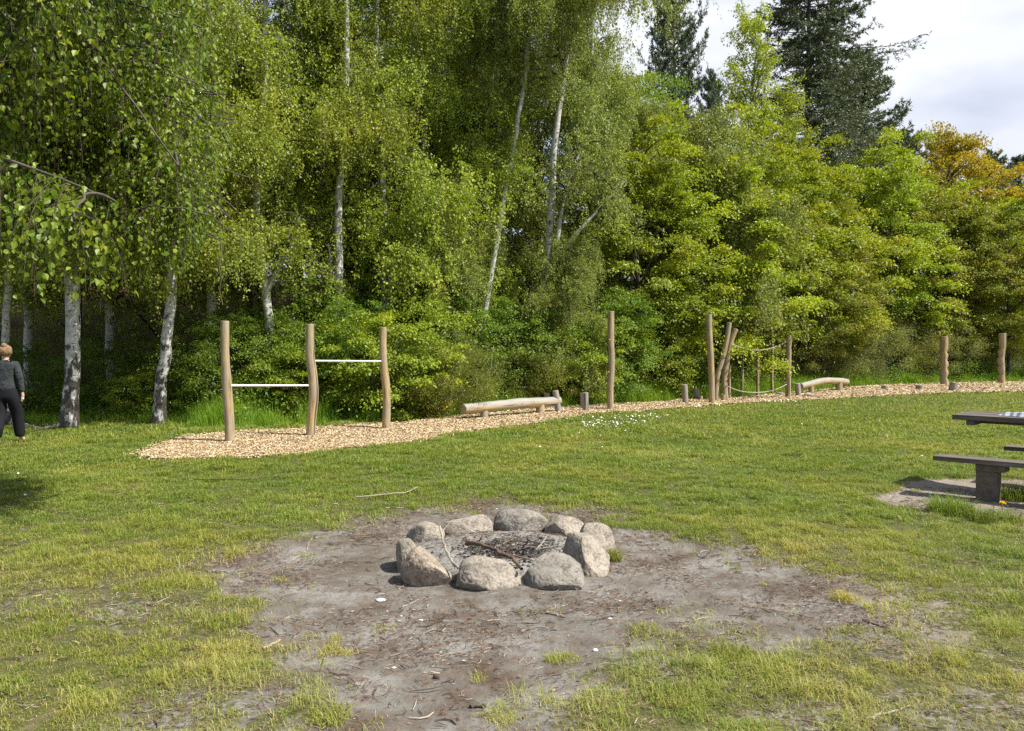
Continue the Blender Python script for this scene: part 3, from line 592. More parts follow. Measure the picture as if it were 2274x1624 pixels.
G1 = 'green trees in the left and middle wood edge'; G2 = 'bright trees along the right wood edge'; G3 = 'dark conifers above the wood'
TREES = [
 # kind, Dx, depth, scale, rot, label, group
 (BV[0], 60, 21, 1.0, 1, 'birch deep in the wood between the slim birch and the thick birch', G1),
 (BV[0], 250, 21, .95, 2.2, 'thin birch in the shade between the thick birch and the dark footed birch', G1),
 (BV[0], 480, 20, 1.0, 3.1, 'leafy birch straight above the first exercise bar post', G1),
 (BV[0], 665, 23, 1.1, 4.2, 'birch with drooping crown above the middle bar post', G1),
 (BV[0], 850, 21, 1.05, .4, 'full yellow green birch above the third bar post', G1),
 (BV[0], 930, 22.5, .95, 5.1, 'broad yellow green birch between the third bar post and the leaning birch', G1),
 (BV[1], 1120, 25, .88, .7, 'grey green birch just behind the slender leaning birch', G1),
 (BV[1], 1320, 26, (.8, .8, 1.15), 1.9, 'tall grey green birch left above the lone tall post', G1),
 (BV[1], 1400, 27.5, .72, 3.7, 'grey green weeping birch right above the lone tall post, under the dark pine', G1),
 (LB, 1270, 22.6, .52, .5, 'low grey green birch spreading above the balance log', G1),
 (LB, 1560, 28.5, 1.12, 2.5, 'rounded weeping birch standing above the crossed posts', G1),
 (LB, 985, 21.4, .62, 4.5, 'low bushy birch behind the left end of the balance log', G1),
 (BR[0], 1420, 26, .72, 1.2, 'deep green maple filling the gap behind the lone tall post', G2),
 (BR[1], 1560, 28.5, .78, .3, 'bright lime green maple behind the tall post and crossed posts', G2),
 (BR[1], 1490, 33, 1.02, 2.0, 'yellow green tree crown beneath the dark pine at the edge of the sky', G2),
 (BR[0], 1690, 32, .86, 2.8, 'fresh green maple behind the rope bridge', G2),
 (BR[1], 1790, 36, .92, 4.0, 'lime green maple below the tall spruce', G2),
 (BR[2], 1830, 33.5, .60, 5.4, 'small olive tree in front of the lime maple, above the short log beam', G2),
 (BR[0], 1930, 39, .95, 1.0, 'fresh green maple right of the tall spruce', G2),
 (BR[0], 2010, 44, 1.07, 5.5, 'pale green topped maple left of the golden tree', G2),
 (BR[3], 2110, 46, 1.22, 2.4, 'golden orange leaved tree on the right skyline', G2),
 (BR[2], 2080, 41, .84, .9, 'bronze green maple under the golden tree', G2),
 (BR[0], 2180, 43, .88, 3.3, 'green maple behind the left notched post', G2),
 (BR[2], 2240, 41, .78, 4.6, 'bronze green maple behind the right notched post', G2),
 (BR[0], 2300, 47, 1.02, .2, 'tall green maple at the right edge of the view', G2),
 (BR[3], 1075, 31, .9, 1.1, 'yellow tinged crown showing through behind the leaning birch', G1),
 (BR[3], 2330, 52, 1.12, 1.7, 'golden crown peeping out at the far right edge', G2),
 (BG, -30, 26, 1.0, 0, 'dark leafy tree filling the wood behind the walking person', G1),
 (BG, 170, 27, 1.0, 1, 'dark leafy tree behind the thick birch', G1),
 (BG, 370, 26, 1.0, 2, 'dark leafy tree behind the dark footed birch', G1),
 (BG, 560, 28, .78, 3, 'dark leafy tree behind the V shaped birch', G1),
 (BG, 780, 28, 1.05, 4, 'dark leafy tree behind the patchy birch', G1),
 (BG, 980, 29, .95, 5, 'dark leafy tree behind the broad yellow green birch', G1),
 (BG, 1180, 30, .98, .5, 'dark leafy tree behind the slender and the tall white trunks', G1),
 (BG, 1360, 32, 1.02, 1.6, 'dark leafy tree behind the grey green weeping birches', G1),
 (BG, 1620, 37, .85, 3.6, 'dark leafy tree behind the rounded weeping birch', G2),
 (TALL, 1668, 38, 1.0, .3, 'tall thin tree with sparse feathery leaves against the sky', G2),
 (TALL, 1750, 40, .82, 2.3, 'sparse feathery tree in front of the tall spruce', G2),
 (SPC, 1790, 45, 1.0, 0, 'tallest dark spruce with one long bough reaching out to the right', G3),
 (PIN[0], 1905, 49, 1.12, 1.2, 'dense dark pine leaning against the right side of the tall spruce', G3),
 (PIN[0], 1492, 40, (.62, .62, 1.25), .4, 'dark pine cut off by the top edge, above the lone tall post', G3),
 (PIN[1], 1040, 36, (.9, .9, 1.2), 2.4, 'dark conifer showing at the top edge between two birches', G3),
 (PIN[0], 1578, 52, (.5, .5, 1.0), 3, 'small pointed pine in the sky gap left of the spruce', G3),
 (PIN[1], 2000, 62, .92, .6, 'dark pine top just right of the tall spruce', G3),
 (PIN[1], 2085, 66, .98, 1.9, 'round topped dark pine above the golden tree', G3),
 (PIN[0], 2200, 72, .98, 4.4, 'pointed dark pine right of the golden tree', G3),
 (PIN[1], 2262, 74, .98, 5.4, 'distant dark pine at the right edge of the skyline', G3),
]
for (ms, Dx, d, s, rz, lab, grp) in TREES:
    if any(ms is b for b in BR): s = s*1.12
    nm = {id(BV[0]): 'birch_tree', id(BV[1]): 'birch_tree', id(LB): 'birch_tree', id(SPC): 'spruce_tree', id(PIN[0]): 'pine_tree', id(PIN[1]): 'pine_tree', id(TALL): 'poplar_tree'}.get(id(ms), 'maple_tree')
    if ms is BG: nm = 'broadleaf_tree'
    plant_tree(nm, ms, bx(Dx, d), lab, 'tree', grp, rz=rz, s=s)
SG = 'bushes at the foot of the wood'
SHR = [
 (SH[0], 70, 19.0, .6, 0, 'green bush behind the walking person'),
 (SH[0], 235, 19.2, .6, 1, 'green bush between the two thick birch trunks'),
 (SH[1], 300, 18.6, .5, 3, 'small pale bush left of the dark footed birch'),
 (SH[0], 450, 19.2, .8, 2, 'dark bush just left of the first bar post'),
 (SH[0], 560, 18.4, .8, 3, 'bush filling the space over the low exercise bar'),
 (SH[1], 640, 18.2, .7, .3, 'brighter bush left of the middle bar post'),
 (SH[0], 700, 19.8, 1.1, 4, 'tall bush behind the middle bar post'),
 (SH[0], 790, 18.6, .9, 5, 'bush seen under the high exercise bar'),
 (SH[1], 870, 18.4, 1.1, 1.5, 'bright bush right of the third bar post'),
 (BO, 930, 18.6, 1.15, 0, 'wiry olive broom bush between the bar posts and the balance log'),
 (BO, 1010, 19.8, 1.1, 2, 'broom bush behind the left end of the balance log'),
 (SH[0], 1010, 22, 1.2, 0, 'tall dark bush at the foot of the leaning birch'),
 (SH[0], 1130, 22.4, 1.0, 2.8, 'dark bush behind the middle of the balance log'),
 (BO, 1180, 21.9, 1.2, 4, 'brown tinged broom bush behind the right end of the balance log'),
 (SH[1], 1270, 22.8, 1.0, .8, 'green bush behind the single short stump'),
 (SH[0], 1330, 24, 1.1, 1.9, 'dark bush left behind the lone tall post'),
 (SH[1], 1430, 26, 1.1, 2.6, 'fresh bush right behind the lone tall post'),
 (SH[0], 1520, 28, 1.1, 3.4, 'shaded bush behind the leaning stump'),
 (SH[1], 1620, 31, 1.15, 4.1, 'fresh bush behind the crossed posts'),
 (DU, 1745, 33.5, 1.15, 0, 'grey green thorn bush behind the rope bridge end post'),
 (DU, 1850, 35.5, 1.2, 2, 'wide grey green thorn bush above the short log beam'),
 (DU, 1960, 38, 1.2, 4, 'grey green thorn bush left of the left notched post'),
 (DU, 2050, 40, 1.1, 1, 'grey green thorn bush just behind the left notched post'),
 (DU, 2150, 42, .9, 3, 'low thorn bush between the two notched posts'),
 (DU, 2250, 44, .9, 5, 'low thorn bush at the right edge behind the right notched post'),
]
for (ms, Dx, d, s, rz, lab) in SHR:
    plant_tree('bush', ms, bx(Dx, d), lab, 'bush', SG, rz=rz, s=s, names=('stems', 'foliage'))
#OBJECTS#
# ------------------------------------------------------------------ timber pieces
def timber(pts, rad, seed=0, k=18, n=28, rough=.05, notches=(), origin=None):
    g = np.random.default_rng(seed); T = spline(pts, n); o = np.array(T[0]) if origin is None else np.array(origin); T = T - o
    rr = np.interp(np.linspace(0, 1, n), np.linspace(0, 1, len(rad)), rad) if np.ndim(rad) else np.full(n, float(rad))
    m0 = M(); ax = nrm(T[-1]-T[0]); tubes(m0, T, rr, k, ref=(0.02, 1, .03) if abs(ax[2]) > .5 else (0, .02, 1))
    V = m0.V[0].reshape(n, k, 3).copy(); U = m0.U[0].reshape(n, k, 3)
    q = V + np.array([seed*7.3, 0, 0]); d = (V - T[:, None]); nn = nrm(d)
    dis = (fbm3(q, 2.2, 2, seed)-.5)*1.6 + (fbm3(q*np.array([9, 9, 2.]), 1.0, 2, seed+5)-.5)*.5
    V = V + nn*(dis*rough*2*rr[:, None])[..., None]
    ln = U[:, 0, 2]
    for s0, side in notches:
        w_ = np.clip(1 - np.abs(ln - s0 - .05)/.13, 0, 1)*((ln - s0) > -.03); sd = np.clip(nn[..., 0]*side, 0, 1)
        V = V - nn*(w_[:, None]*sd**.6*rr[:, None]*.5)[..., None]
    m = M(); m.add(V, m0.F[0], 0.0, 0, U + np.array([seed*1.7, seed*.9, seed*2.1]))
    for e, sg in ((0, -1), (n-1, 1)):
        t = nrm(T[e]-T[e-sg]); c = V[e].mean(0); r1 = c + (V[e]-c)*.93 + t*.008*1.0; ring = np.concatenate([V[e], r1, r1, [c + t*.009]])
        i = np.arange(k); j = (i+1) % k; uu = np.concatenate([U[e], U[e]*np.array([.93, .93, 1]), U[e]*np.array([.93, .93, 1]), [U[e, 0]*np.array([0, 0, 1])]])
        tn = np.concatenate([np.zeros(2*k), np.ones(k+1)])
        Q = np.stack([i, j, k+j, k+i], 1); Tr = np.stack([2*k+i, 2*k+j, np.full(k, 3*k)], 1)
        n0 = m.n; m.add(ring, Q if sg > 0 else Q[:, ::-1], tn, 0, uu); m.F.append((Tr if sg > 0 else Tr[:, ::-1]) + n0); m.I.append(np.zeros(k, int))
    return m, o
def gpt(x, y, z=None):
    p = P(x, y); z0 = float(pz(np.array([p[0]]), np.array([p[1]]))[0]) if z is None else z
    return np.array([p[0], p[1], z0])
def upright(Dp, wD, sink=.12, tan=True, seed=0, notches=(), rough=.05, wtop=None, d=None):
    b = gpt(*Dp[0]); d = b[1]; pts = [b - np.array([0, 0, sink])] + [PD(x, y, d) for x, y in Dp[1:]]
    r = wD*d/1750/2; m, _ = timber(pts, [r, r, (r if wtop is None else wtop*d/1750/2)], seed, notches=notches, rough=rough, origin=b); return m, b
def thing_timber(name, Dp, wD, label, cat, group=None, mt=None, **k):
    m, b = upright(Dp, wD, **k); o = m.build(name, mt or WOOD, None, True, tuple(b)); return tag(o, label, cat, group)

import bmesh
bmh = bmesh.new(); bmesh.ops.create_icosphere(bmh, subdivisions=6, radius=1); IV = np.array([v.co[:] for v in bmh.verts]); IF = np.array([[v.index for v in f.verts] for f in bmh.faces]); bmh.free()
bmh = bmesh.new(); bmesh.ops.create_icosphere(bmh, subdivisions=2, radius=1); IV2 = np.array([v.co[:] for v in bmh.verts]); IF2 = np.array([[v.index for v in f.verts] for f in bmh.faces]); bmh.free()
# exercise bars: three posts, two steel bars
STEEL = simple('galvanised_steel', (.78, .78, .80), .32, .35, .6)
b0 = gpt(690, 972); e = empty('exercise_bars', b0, 'two steel exercise bars set between three peeled wooden posts on the chip path', 'exercise bars')
PA = [[(511,986),(509,932),(504,859),(499.5,780),(499.5,714)], [(688.6,971.5),(692,932),(696.5,876),(694,834),(689,791),(688.6,721.5)], [(856.5,953.7),(859,904),(857,854),(851.5,806),(850,770),(851,728)]]
for i, (dp, wd) in enumerate(zip(PA, (20.5, 21, 17.5))):
    m, b = upright(dp, wd, seed=i+1, wtop=wd*.86); o = m.build('post', WOOD, e, True, tuple(b-b0))
def rod(p, q, r, name, parent, mt, off):
    m = M(); T = np.linspace(0, 1, 6)[:, None]*(np.array(q)-np.array(p)) + np.array(p) - off; tubes(m, T, np.full(6, r), 12); return m.build(name, mt, parent, True)
d1, d2, d3 = [gpt(*a[0])[1] for a in PA]
rod(PD(506, 856.5, d1), PD(694, 856.5, d2), .017, 'bar', e, STEEL, b0); rod(PD(692, 801.5, d2), PD(852, 802.5, d3), .017, 'bar', e, STEEL, b0)

# balance log on short supports
def beam(label, ax, r, sup, wds, seed, mt):
    b0 = gpt(*sup[0]); e = empty('balance_log', b0, label, 'balance beam', 'log beams along the chip path')
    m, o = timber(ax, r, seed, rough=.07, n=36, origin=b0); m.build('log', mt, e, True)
    for i, (s, w_) in enumerate(zip(sup, wds)):
        b = gpt(*s); t = min(ax, key=lambda a: 0) if False else None
        A = spline(ax, 30); j = np.argmin(np.abs(A[:, 0]/A[:, 1] - b[0]/b[1])); top = A[j].copy(); b[:2] = [top[0], top[1]-.02]; b[2] = float(pz(b[:1], b[1:2])[0])
        rr = w_*b[1]/1750/2; mm, _ = timber([b-np.array([0, 0, .1]), (b+top)/2, top], rr, seed+i+3, n=8, origin=b0); mm.build('support', WOOD, e, True)
dA, dB = 18.0, 19.9
beam('long pale log beam on two short supports in the middle of the chip path',
     [PD(1029, 908, dA), PD(1086, 903, dA+.5), PD(1147, 897, dA+1.0), PD(1188, 894.5, dA+1.4), PD(1215, 893, dA+1.7), PD(1242, 891, dB)],
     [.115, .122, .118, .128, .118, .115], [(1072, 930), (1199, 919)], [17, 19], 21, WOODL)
beam('shorter grey log beam, humped in the middle, right of the rope bridge',
     [PD(1779, 858, 29.0), PD(1802, 852.5, 29.3), PD(1830, 846.5, 29.8), PD(1858, 846, 30.3), PD(1880, 848, 31.0)],
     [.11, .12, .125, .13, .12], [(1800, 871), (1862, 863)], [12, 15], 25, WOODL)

# lone posts and stumps
SGp = 'short stepping stumps in the wood chips'; LGp = 'tall posts standing on the chip path'
lp_ = thing_timber('wooden_post', [(1356,910),(1355,865),(1358,820),(1356.5,760),(1356.5,692.5)], 14.6, 'lone tall straight post between the long log beam and the leaning stump', 'post', LGp, seed=6, rough=.03)
for pxy in ((1353.5, 755), (1351.7, 826.5)):
    m = M(); m.add(IV2*np.array([.022, .014, .022])+PD(*pxy, lp_.location[1]-.088)-np.array(lp_.location), IF2, .5); m.build('plug', simple('orange_plug', (.7, .22, .03), .6), lp_, True)
thing_timber('wooden_post', [(1581,893.7),(1580,840),(1577.5,780),(1575,740),(1574,699.7)], 13.4, 'tallest upright post standing directly left of the two leaning posts', 'post', LGp, seed=7, rough=.05)
thing_timber('wooden_post', [(1588,888),(1590.5,863),(1593,835),(1603,800),(1614,755),(1619.6,717)], 11.6, 'slim post leaning right, crossing beside the tallest upright post', 'post', LGp, seed=8, wtop=10.5)
thing_timber('wooden_post', [(1612,887),(1608,845),(1612,812),(1618,780),(1624,755),(1633.4,731)], 13.8, 'thick curved post leaning right next to the rope', 'post', LGp, seed=9, wtop=12.5)
thing_timber('climbing_post', [(2097,855.9),(2097,820),(2096.5,780),(2097,748)], 16.6, 'straight notched climbing post, the left one at the far end of the path', 'climbing post', 'notched climbing posts', seed=10, notches=[(.35, 1), (.75, 1), (1.15, 1), (1.5, 1)], rough=.04)
thing_timber('climbing_post', [(2224,853),(2223.5,825),(2222,795),(2226,765),(2226,741)], 14.8, 'wavy notched climbing post, the right one at the far end of the path', 'climbing post', 'notched climbing posts', seed=11, notches=[(.5, -1), (.9, -1), (1.3, -1), (1.7, -1)], rough=.07)
STP = [
 ([(1241,917),(1237,890),(1233,868.5)], 13.5, 'grey leaning stump touching the right end of the long log beam', 1),
 ([(1213,906),(1213,890),(1213,873.5)], 15, 'grey stump peeking over the long log beam near its right end', 1),
 ([(1300.5,914),(1300,895),(1299.5,873)], 13.5, 'cracked grey stump standing alone left of the lone tall post', 1),
 ([(1294.5,909),(1293,890),(1292.5,874)], 9, 'slim dark stump pressed against the cracked grey stump', 1),
 ([(1522.5,895.5),(1521,875),(1519.5,855)], 13.5, 'pale leaning stump left of the tallest upright post', 1),
 ([(1546.5,885.5),(1546.2,875),(1546,863)], 12.6, 'grey stump just right of the pale leaning stump', 1),
 ([(1555,886.5),(1555,883),(1555,880)], 11, 'very low stump at the foot of the grey stump left of the tallest upright post', 0),
 ([(1606,889),(1606,884),(1606,876)], 10.5, 'low tan stump in front of the curved leaning post', 0),
 ([(1732,876),(1732,874.5),(1732,872.5)], 14, 'flat disc of a stump left of the rope bridge end post', 1),
 ([(1773,877),(1772,866),(1770.5,852)], 12.5, 'stump with a dark knot at the left end of the grey humped beam', 1),
 ([(1796,879),(1796,877.5),(1796,876)], 17, 'flat stump almost buried below the grey humped beam', 1),
 ([(1920,865),(1920,862.5),(1920,860)], 14, 'low disc stump right of the grey humped beam', 1),
 ([(1965,866.5),(1965,862),(1965,856.5)], 14.5, 'knee high round stump in the far wood chips, second from the humped beam', 1),
 ([(2002,858.5),(2002,857),(2002,855.2)], 12, 'thin dark disc stump behind the row of round stumps', 1),
 ([(2042,866.5),(2042,861),(2042,855.5)], 16, 'round stump left of the straight notched post', 1),
 ([(2115,869.5),(2117,861),(2119,850.5)], 18, 'broad leaning stump right of the straight notched post', 1),
 ([(2164,864),(2164,863),(2164,861.6)], 15, 'flat disc stump between the two notched posts', 1),
]
for i, (dp, wd, lab, gy_) in enumerate(STP):
    thing_timber('tree_stump', dp, wd, lab, 'stump', SGp, WOODG if gy_ else WOOD, seed=30+i, rough=.05, sink=.08)

# rope bridge
b0 = gpt(1749.5, 880); e = empty('rope_bridge', b0, 'rope balance walk with two sagging ropes strung past three thin poles', 'rope bridge')
for dp, wd, nm, sd in (([(1749.5,880),(1751,820),(1752,745.3)], 11.6, 'post', 51), ([(1619.8,884.5),(1619.8,850),(1620,812)], 6.5, 'pole', 52), ([(1648,875),(1648,820),(1648,766.8)], 6.8, 'pole', 53), ([(1682.5,877),(1682.5,820),(1682.3,770)], 7, 'pole', 54), ([(1714,871.5),(1714.5,820),(1715.3,764.6)], 6.8, 'pole', 55)):
    m, b = upright(dp, wd, seed=sd, rough=.03); m.build(nm, WOOD, e, True, tuple(b-b0))
ROPE = plainbark('rope_fibre', (.25, .21, .16), (.44, .38, .31), (60, 60, 25))
dL, dR = 24.6, gpt(1749.5, 880)[1]
for pp in ([(1624,765),(1636,769),(1648,773),(1665,777),(1682,778),(1700,776.5),(1715,773),(1733,766),(1750,757)], [(1616,858),(1632,865),(1648,869.5),(1665,871.5),(1682,872),(1700,870.5),(1715,867.5),(1733,861),(1750,852)]):
    T = np.array([PD(x, y, dL + (dR-dL)*(x-1620)/130) for x, y in pp]) - b0; m = M(); T = spline(T, 30); tubes(m, T, np.full(30, .015), 7); m.build('rope', ROPE, e, True)

# ------------------------------------------------------------------ fire pit stones
def rockmat(name, a, b_, c):
    m, nt, b = mat(name); tc = N(nt, 'ShaderNodeTexCoord').outputs['Object']
    n1 = noise(nt, tc, 5, 6, .65); n2 = noise(nt, tc, 55, 4, .7); n3 = noise(nt, tc, 14, 5, .7)
    col = ramp(nt, n1, [(.3, a), (.5, b_), (.7, c)]); col = mixc(nt, 1., col, ramp(nt, n2, [(.3, (.62, .62, .62)), (.6, (1.15, 1.12, 1.1))]), 'MULTIPLY')
    dk = ramp(nt, n3, [(.40, (1, 1, 1)), (.50, (0, 0, 0))]); col = mixc(nt, math_(nt, 'MULTIPLY', dk, .65), col, (.10, .085, .07))
    nt.links.new(col, b.inputs['Base Color']); b.inputs['Roughness'].default_value = .88
    bump(nt, b, math_(nt, 'ADD', n3, math_(nt, 'MULTIPLY', n2, .5)), .9, .012); return m
RK = [rockmat('granite_pinkish', (.19, .15, .11), (.28, .23, .175), (.36, .305, .24)), rockmat('granite_grey', (.14, .13, .11), (.215, .20, .17), (.29, .275, .24)), rockmat('granite_pale', (.18, .155, .12), (.27, .24, .195), (.36, .325, .27))]
def rockshape(seed, dims, pw=2.7, cuts=6, tilt=(0, 0, 0), lump=.22, V0=IV, squash=None):
    g = np.random.default_rng(seed); d = V0; r = 1/(np.abs(d)**pw).sum(1)**(1/pw); p = d*r[:, None]
    p = p*(1 + lump*(fbm3(d, 1.1, 1, seed)-.5)*2)[:, None]
    for _ in range(cuts):
        n = nrm(g.normal(0, 1, 3)); n[2] *= .7; n = nrm(n); o = g.uniform(.66, .88); ex = np.maximum(0, p@n - o); p = p - ex[:, None]*n*.82
    rd = 1-np.abs(2*fbm3(p, 3.2, 4, seed+3)-1)
    p = p*(1 + .025*(fbm3(p, 4, 4, seed+9)-.5)*2 - .03*ss(.93, 1.0, rd))[:, None]
    q = p*np.array(dims)/2; Rm = np.array(Matrix.Rotation(tilt[2], 3, 'Z') @ Matrix.Rotation(tilt[1], 3, 'Y') @ Matrix.Rotation(tilt[0], 3, 'X')); q = q@Rm.T
    return q + nrm(p)*(.004*(fbm3(q, 30, 3, seed+4)-.5)*2)[:, None]
RG_ = 'stones of the fire pit ring'
ST_ = [ # x0,x1,ytop,ybase, depth, seed, mat, tilt, pw, label
 (900,984,1163,1214,.24,1,2,(0,.1,.2),2.6,'low pale stone at the back left of the ring, darker on its left end'),
 (976,1090,1148,1203,.22,2,2,(0,-.06,-.1),2.8,'long pale stone at the back of the ring left of the dark grey one'),
 (1094,1216,1134,1194,.28,3,1,(0,.12,.1),2.4,'dark grey domed stone, the farthest at the back of the ring'),
 (1211,1300,1152,1196,.26,4,2,(0,.05,-.2),2.5,'small pale stone just right of the dark grey domed one'),
 (1284,1368,1166,1232,.28,5,2,(0,.05,.1),2.6,'mottled stone on the right half hidden behind the tall blocky one'),
 (1247,1352,1192,1285,.34,6,2,(0,0,.25),3.8,'tall blocky stone on the right side of the ring'),
 (1160,1298,1233,1312,.30,17,1,(0,-.04,.1),2.8,'broad smooth grey brown stone at the front right of the ring'),
 (1017,1168,1243,1316,.30,8,2,(0,.18,-.05),2.7,'wide pinkish stone at the very front of the ring'),
 (890,1011,1219,1303,.26,9,0,(.25,.42,-.25),2.6,'tilted rough stone at the front left with a deep shadow beneath'),
 (877,934,1199,1272,.26,10,2,(0,-.05,.3),2.9,'narrow upright stone on the left side of the ring'),
]
for x0, x1, yt, yb, dp, sd, mi, tl, pw, lab in ST_:
    b = P((x0+x1)/2, yb); wd = (x1-x0)*(b[1]+dp*.4)/1750; cy_ = b[1]+dp/2; h = 1.6 - (yt-776)*(b[1]+dp*.45)/1750; h = max(h*.94, .12)
    full = h*1.75; q = rockshape(sd*13+2, (wd*1.04, dp*1.1, full), pw, tilt=tl); q = q*np.array([wd*(1.02 if sd >= 9 else 1.09)/np.ptp(q[:, 0]), 1, 1]); q[:, 2] += h - q[:, 2].max()
    q[:, 0] -= (q[:, 0].max()+q[:, 0].min())/2
    m = M(); m.add(q, IF, .5); o = m.build('ring_stone', RK[mi], None, True, (((x0+x1)/2-1137)/1750*cy_, cy_, .02)); tag(o, lab, 'stone', RG_)

def stick(name, pts, r0, r1, label, cat='stick', mt=None, branches=(), group=None, k=7, seed=0):
    g = np.random.default_rng(seed); pts = [np.array(p) for p in pts]; o = pts[0]; T = spline(pts, 18) - o; T[1:-1] += g.normal(0, r0*.35, (16, 3)); m = M(); tubes(m, T, np.linspace(r0, r1, 18), k)
    for bp, br in branches: B = spline(bp, 10) - o; tubes(m, B, np.linspace(br, br*.35, 10), 6)
    ob = m.build(name, mt or TWIG, None, True, tuple(o)); return tag(ob, label, cat, group)
CHAR = plainbark('burnt_branch_bark', (.045, .03, .022), (.17, .10, .065), (14, 14, 4)); DEADW = plainbark('dead_wood', (.20, .17, .13), (.42, .37, .30), (12, 12, 3))
z_ = lambda x, y, z: P(x, y, z + .045)
stick('burnt_branch', [z_(1036,1207,.13), z_(1060,1208,.15), z_(1090,1217,.14), z_(1120,1232,.12), z_(1139,1242,.11), z_(1159,1264,.09)], .017, .011, 'thick brown forked branch lying across the middle of the fire pit', 'branch', CHAR, [([z_(1128,1232,.12), z_(1150,1236,.11), z_(1184,1245,.08)], .011)], seed=1)
SK = [([(1018,1262,.09),(998,1238,.13),(985,1205,.2),(977,1168,.27)], .009, 'thin grey twig leaning up against the back left stone'), ([(1010,1258,.09),(990,1222,.14),(983,1190,.2),(990,1170,.24),(999,1160,.27)], .006, 'forked thin twig crossing beside the leaning grey twig'),
      ([(1086,1226,.08),(1105,1216,.12),(1125,1207,.16)], .008, 'pale short stick behind the forked brown branch'), ([(1140,1228,.07),(1160,1215,.1),(1176,1200,.16)], .005, 'brown twig sticking up right of the forked branch'), ([(1030,1245,.07),(1050,1240,.09),(1080,1236,.1)], .009, 'ash coated stick lying in front of the forked branch'),
      ([(1100,1240,.06),(1130,1212,.12),(1156,1192,.17)], .004, 'long thin twig slanting out of the charcoal to the right'), ([(1060,1212,.08),(1068,1195,.14),(1076,1182,.17)], .005, 'short twig standing behind the thick end of the forked branch'), ([(1150,1246,.06),(1190,1235,.09),(1232,1213,.12)], .004, 'wiry dark twig pointing at the tall blocky stone')]
for i, (pp, r, lab) in enumerate(SK): stick('twig', [z_(*p) for p in pp], r*(1.0 if i < 2 else 1.35), r*.7, lab, 'twig', DEADW if i in (0, 1, 2, 4) else TWIG, seed=i+4, group='sticks in the fire pit', k=6)
# charcoal and ash crumbs
def crumbs(m, C, sz, tn, g, flat=.6, V0=None, F0=None):
    V0 = np.array([[1, 0, 0], [-1, 0, 0], [0, 1, 0], [0, -1, 0], [0, 0, 1], [0, 0, -1.]]) if V0 is None else V0
    F0 = np.array([[0,2,4],[2,1,4],[1,3,4],[3,0,4],[2,0,5],[1,2,5],[3,1,5],[0,3,5]]) if F0 is None else F0
    n = len(C); k = len(V0); V = V0[None]*(1+g.normal(0, .25, (n, k, 3))); az = g.uniform(0, 6.28, n); ca, sa = np.cos(az)[:, None], np.sin(az)[:, None]
    el = g.uniform(.4, 1.0, n)[:, None]; X_ = V[..., 0]; Y_ = V[..., 1]*el; V = np.stack([X_*ca-Y_*sa, X_*sa+Y_*ca, V[..., 2]*flat], -1)*sz[:, None, None] + C[:, None]
    m.add(V, (np.arange(n)[:, None, None]*k+F0[None]).reshape(-1, 3), np.repeat(tn, k))
for i, (pp, lab) in enumerate(((((1060,1252,.06),(1085,1246,.08),(1112,1250,.06)),'pale stick end lying close behind the wide front stone'), (((1098,1210,.07),(1135,1206,.09),(1165,1212,.07)),'dark flat stick behind the forked branch'), (((1190,1222,.06),(1205,1205,.1),(1214,1190,.14)),'thin twig leaning up to the small pale back stone'), (((1042,1236,.06),(1062,1222,.1),(1072,1204,.12)),'brown twig crossing under the thick branch end'))):
    stick('twig', [z_(*p) for p in pp], .009, .005, lab, 'twig', DEADW if i % 2 == 0 else TWIG, seed=i+40, group='sticks in the fire pit', k=6)
g = np.random.default_rng(77); n = 2600; r = np.abs(g.normal(0, .2, n)); a = g.uniform(0, 6.28, n); k = r < .58; r, a = r[k], a[k]; n = len(r)
xx, yy = PIT[0]+.04+r*np.cos(a)*1.1, PIT[1]-.12+r*np.sin(a); m = M(); crumbs(m, np.stack([xx, yy, gzf(xx, yy)+.006+g.uniform(0, .03, n)*(r < .3)], 1), g.uniform(.004, .018, n), g.uniform(0, 1, n), g, .5)
cm_, nt_, b_ = mat('charcoal'); nt_.links.new(ramp(nt_, attr(nt_, 'tint').outputs['Fac'], [(0, (.012, .011, .01)), (.6, (.035, .03, .028)), (.8, (.10, .095, .09)), (1, (.30, .285, .26))]), b_.inputs['Base Color']); b_.inputs['Roughness'].default_value = .8
tag(m.build('charcoal', cm_), 'black charcoal and grey ash crumbs heaped inside the stone ring', 'charcoal', kind='stuff')
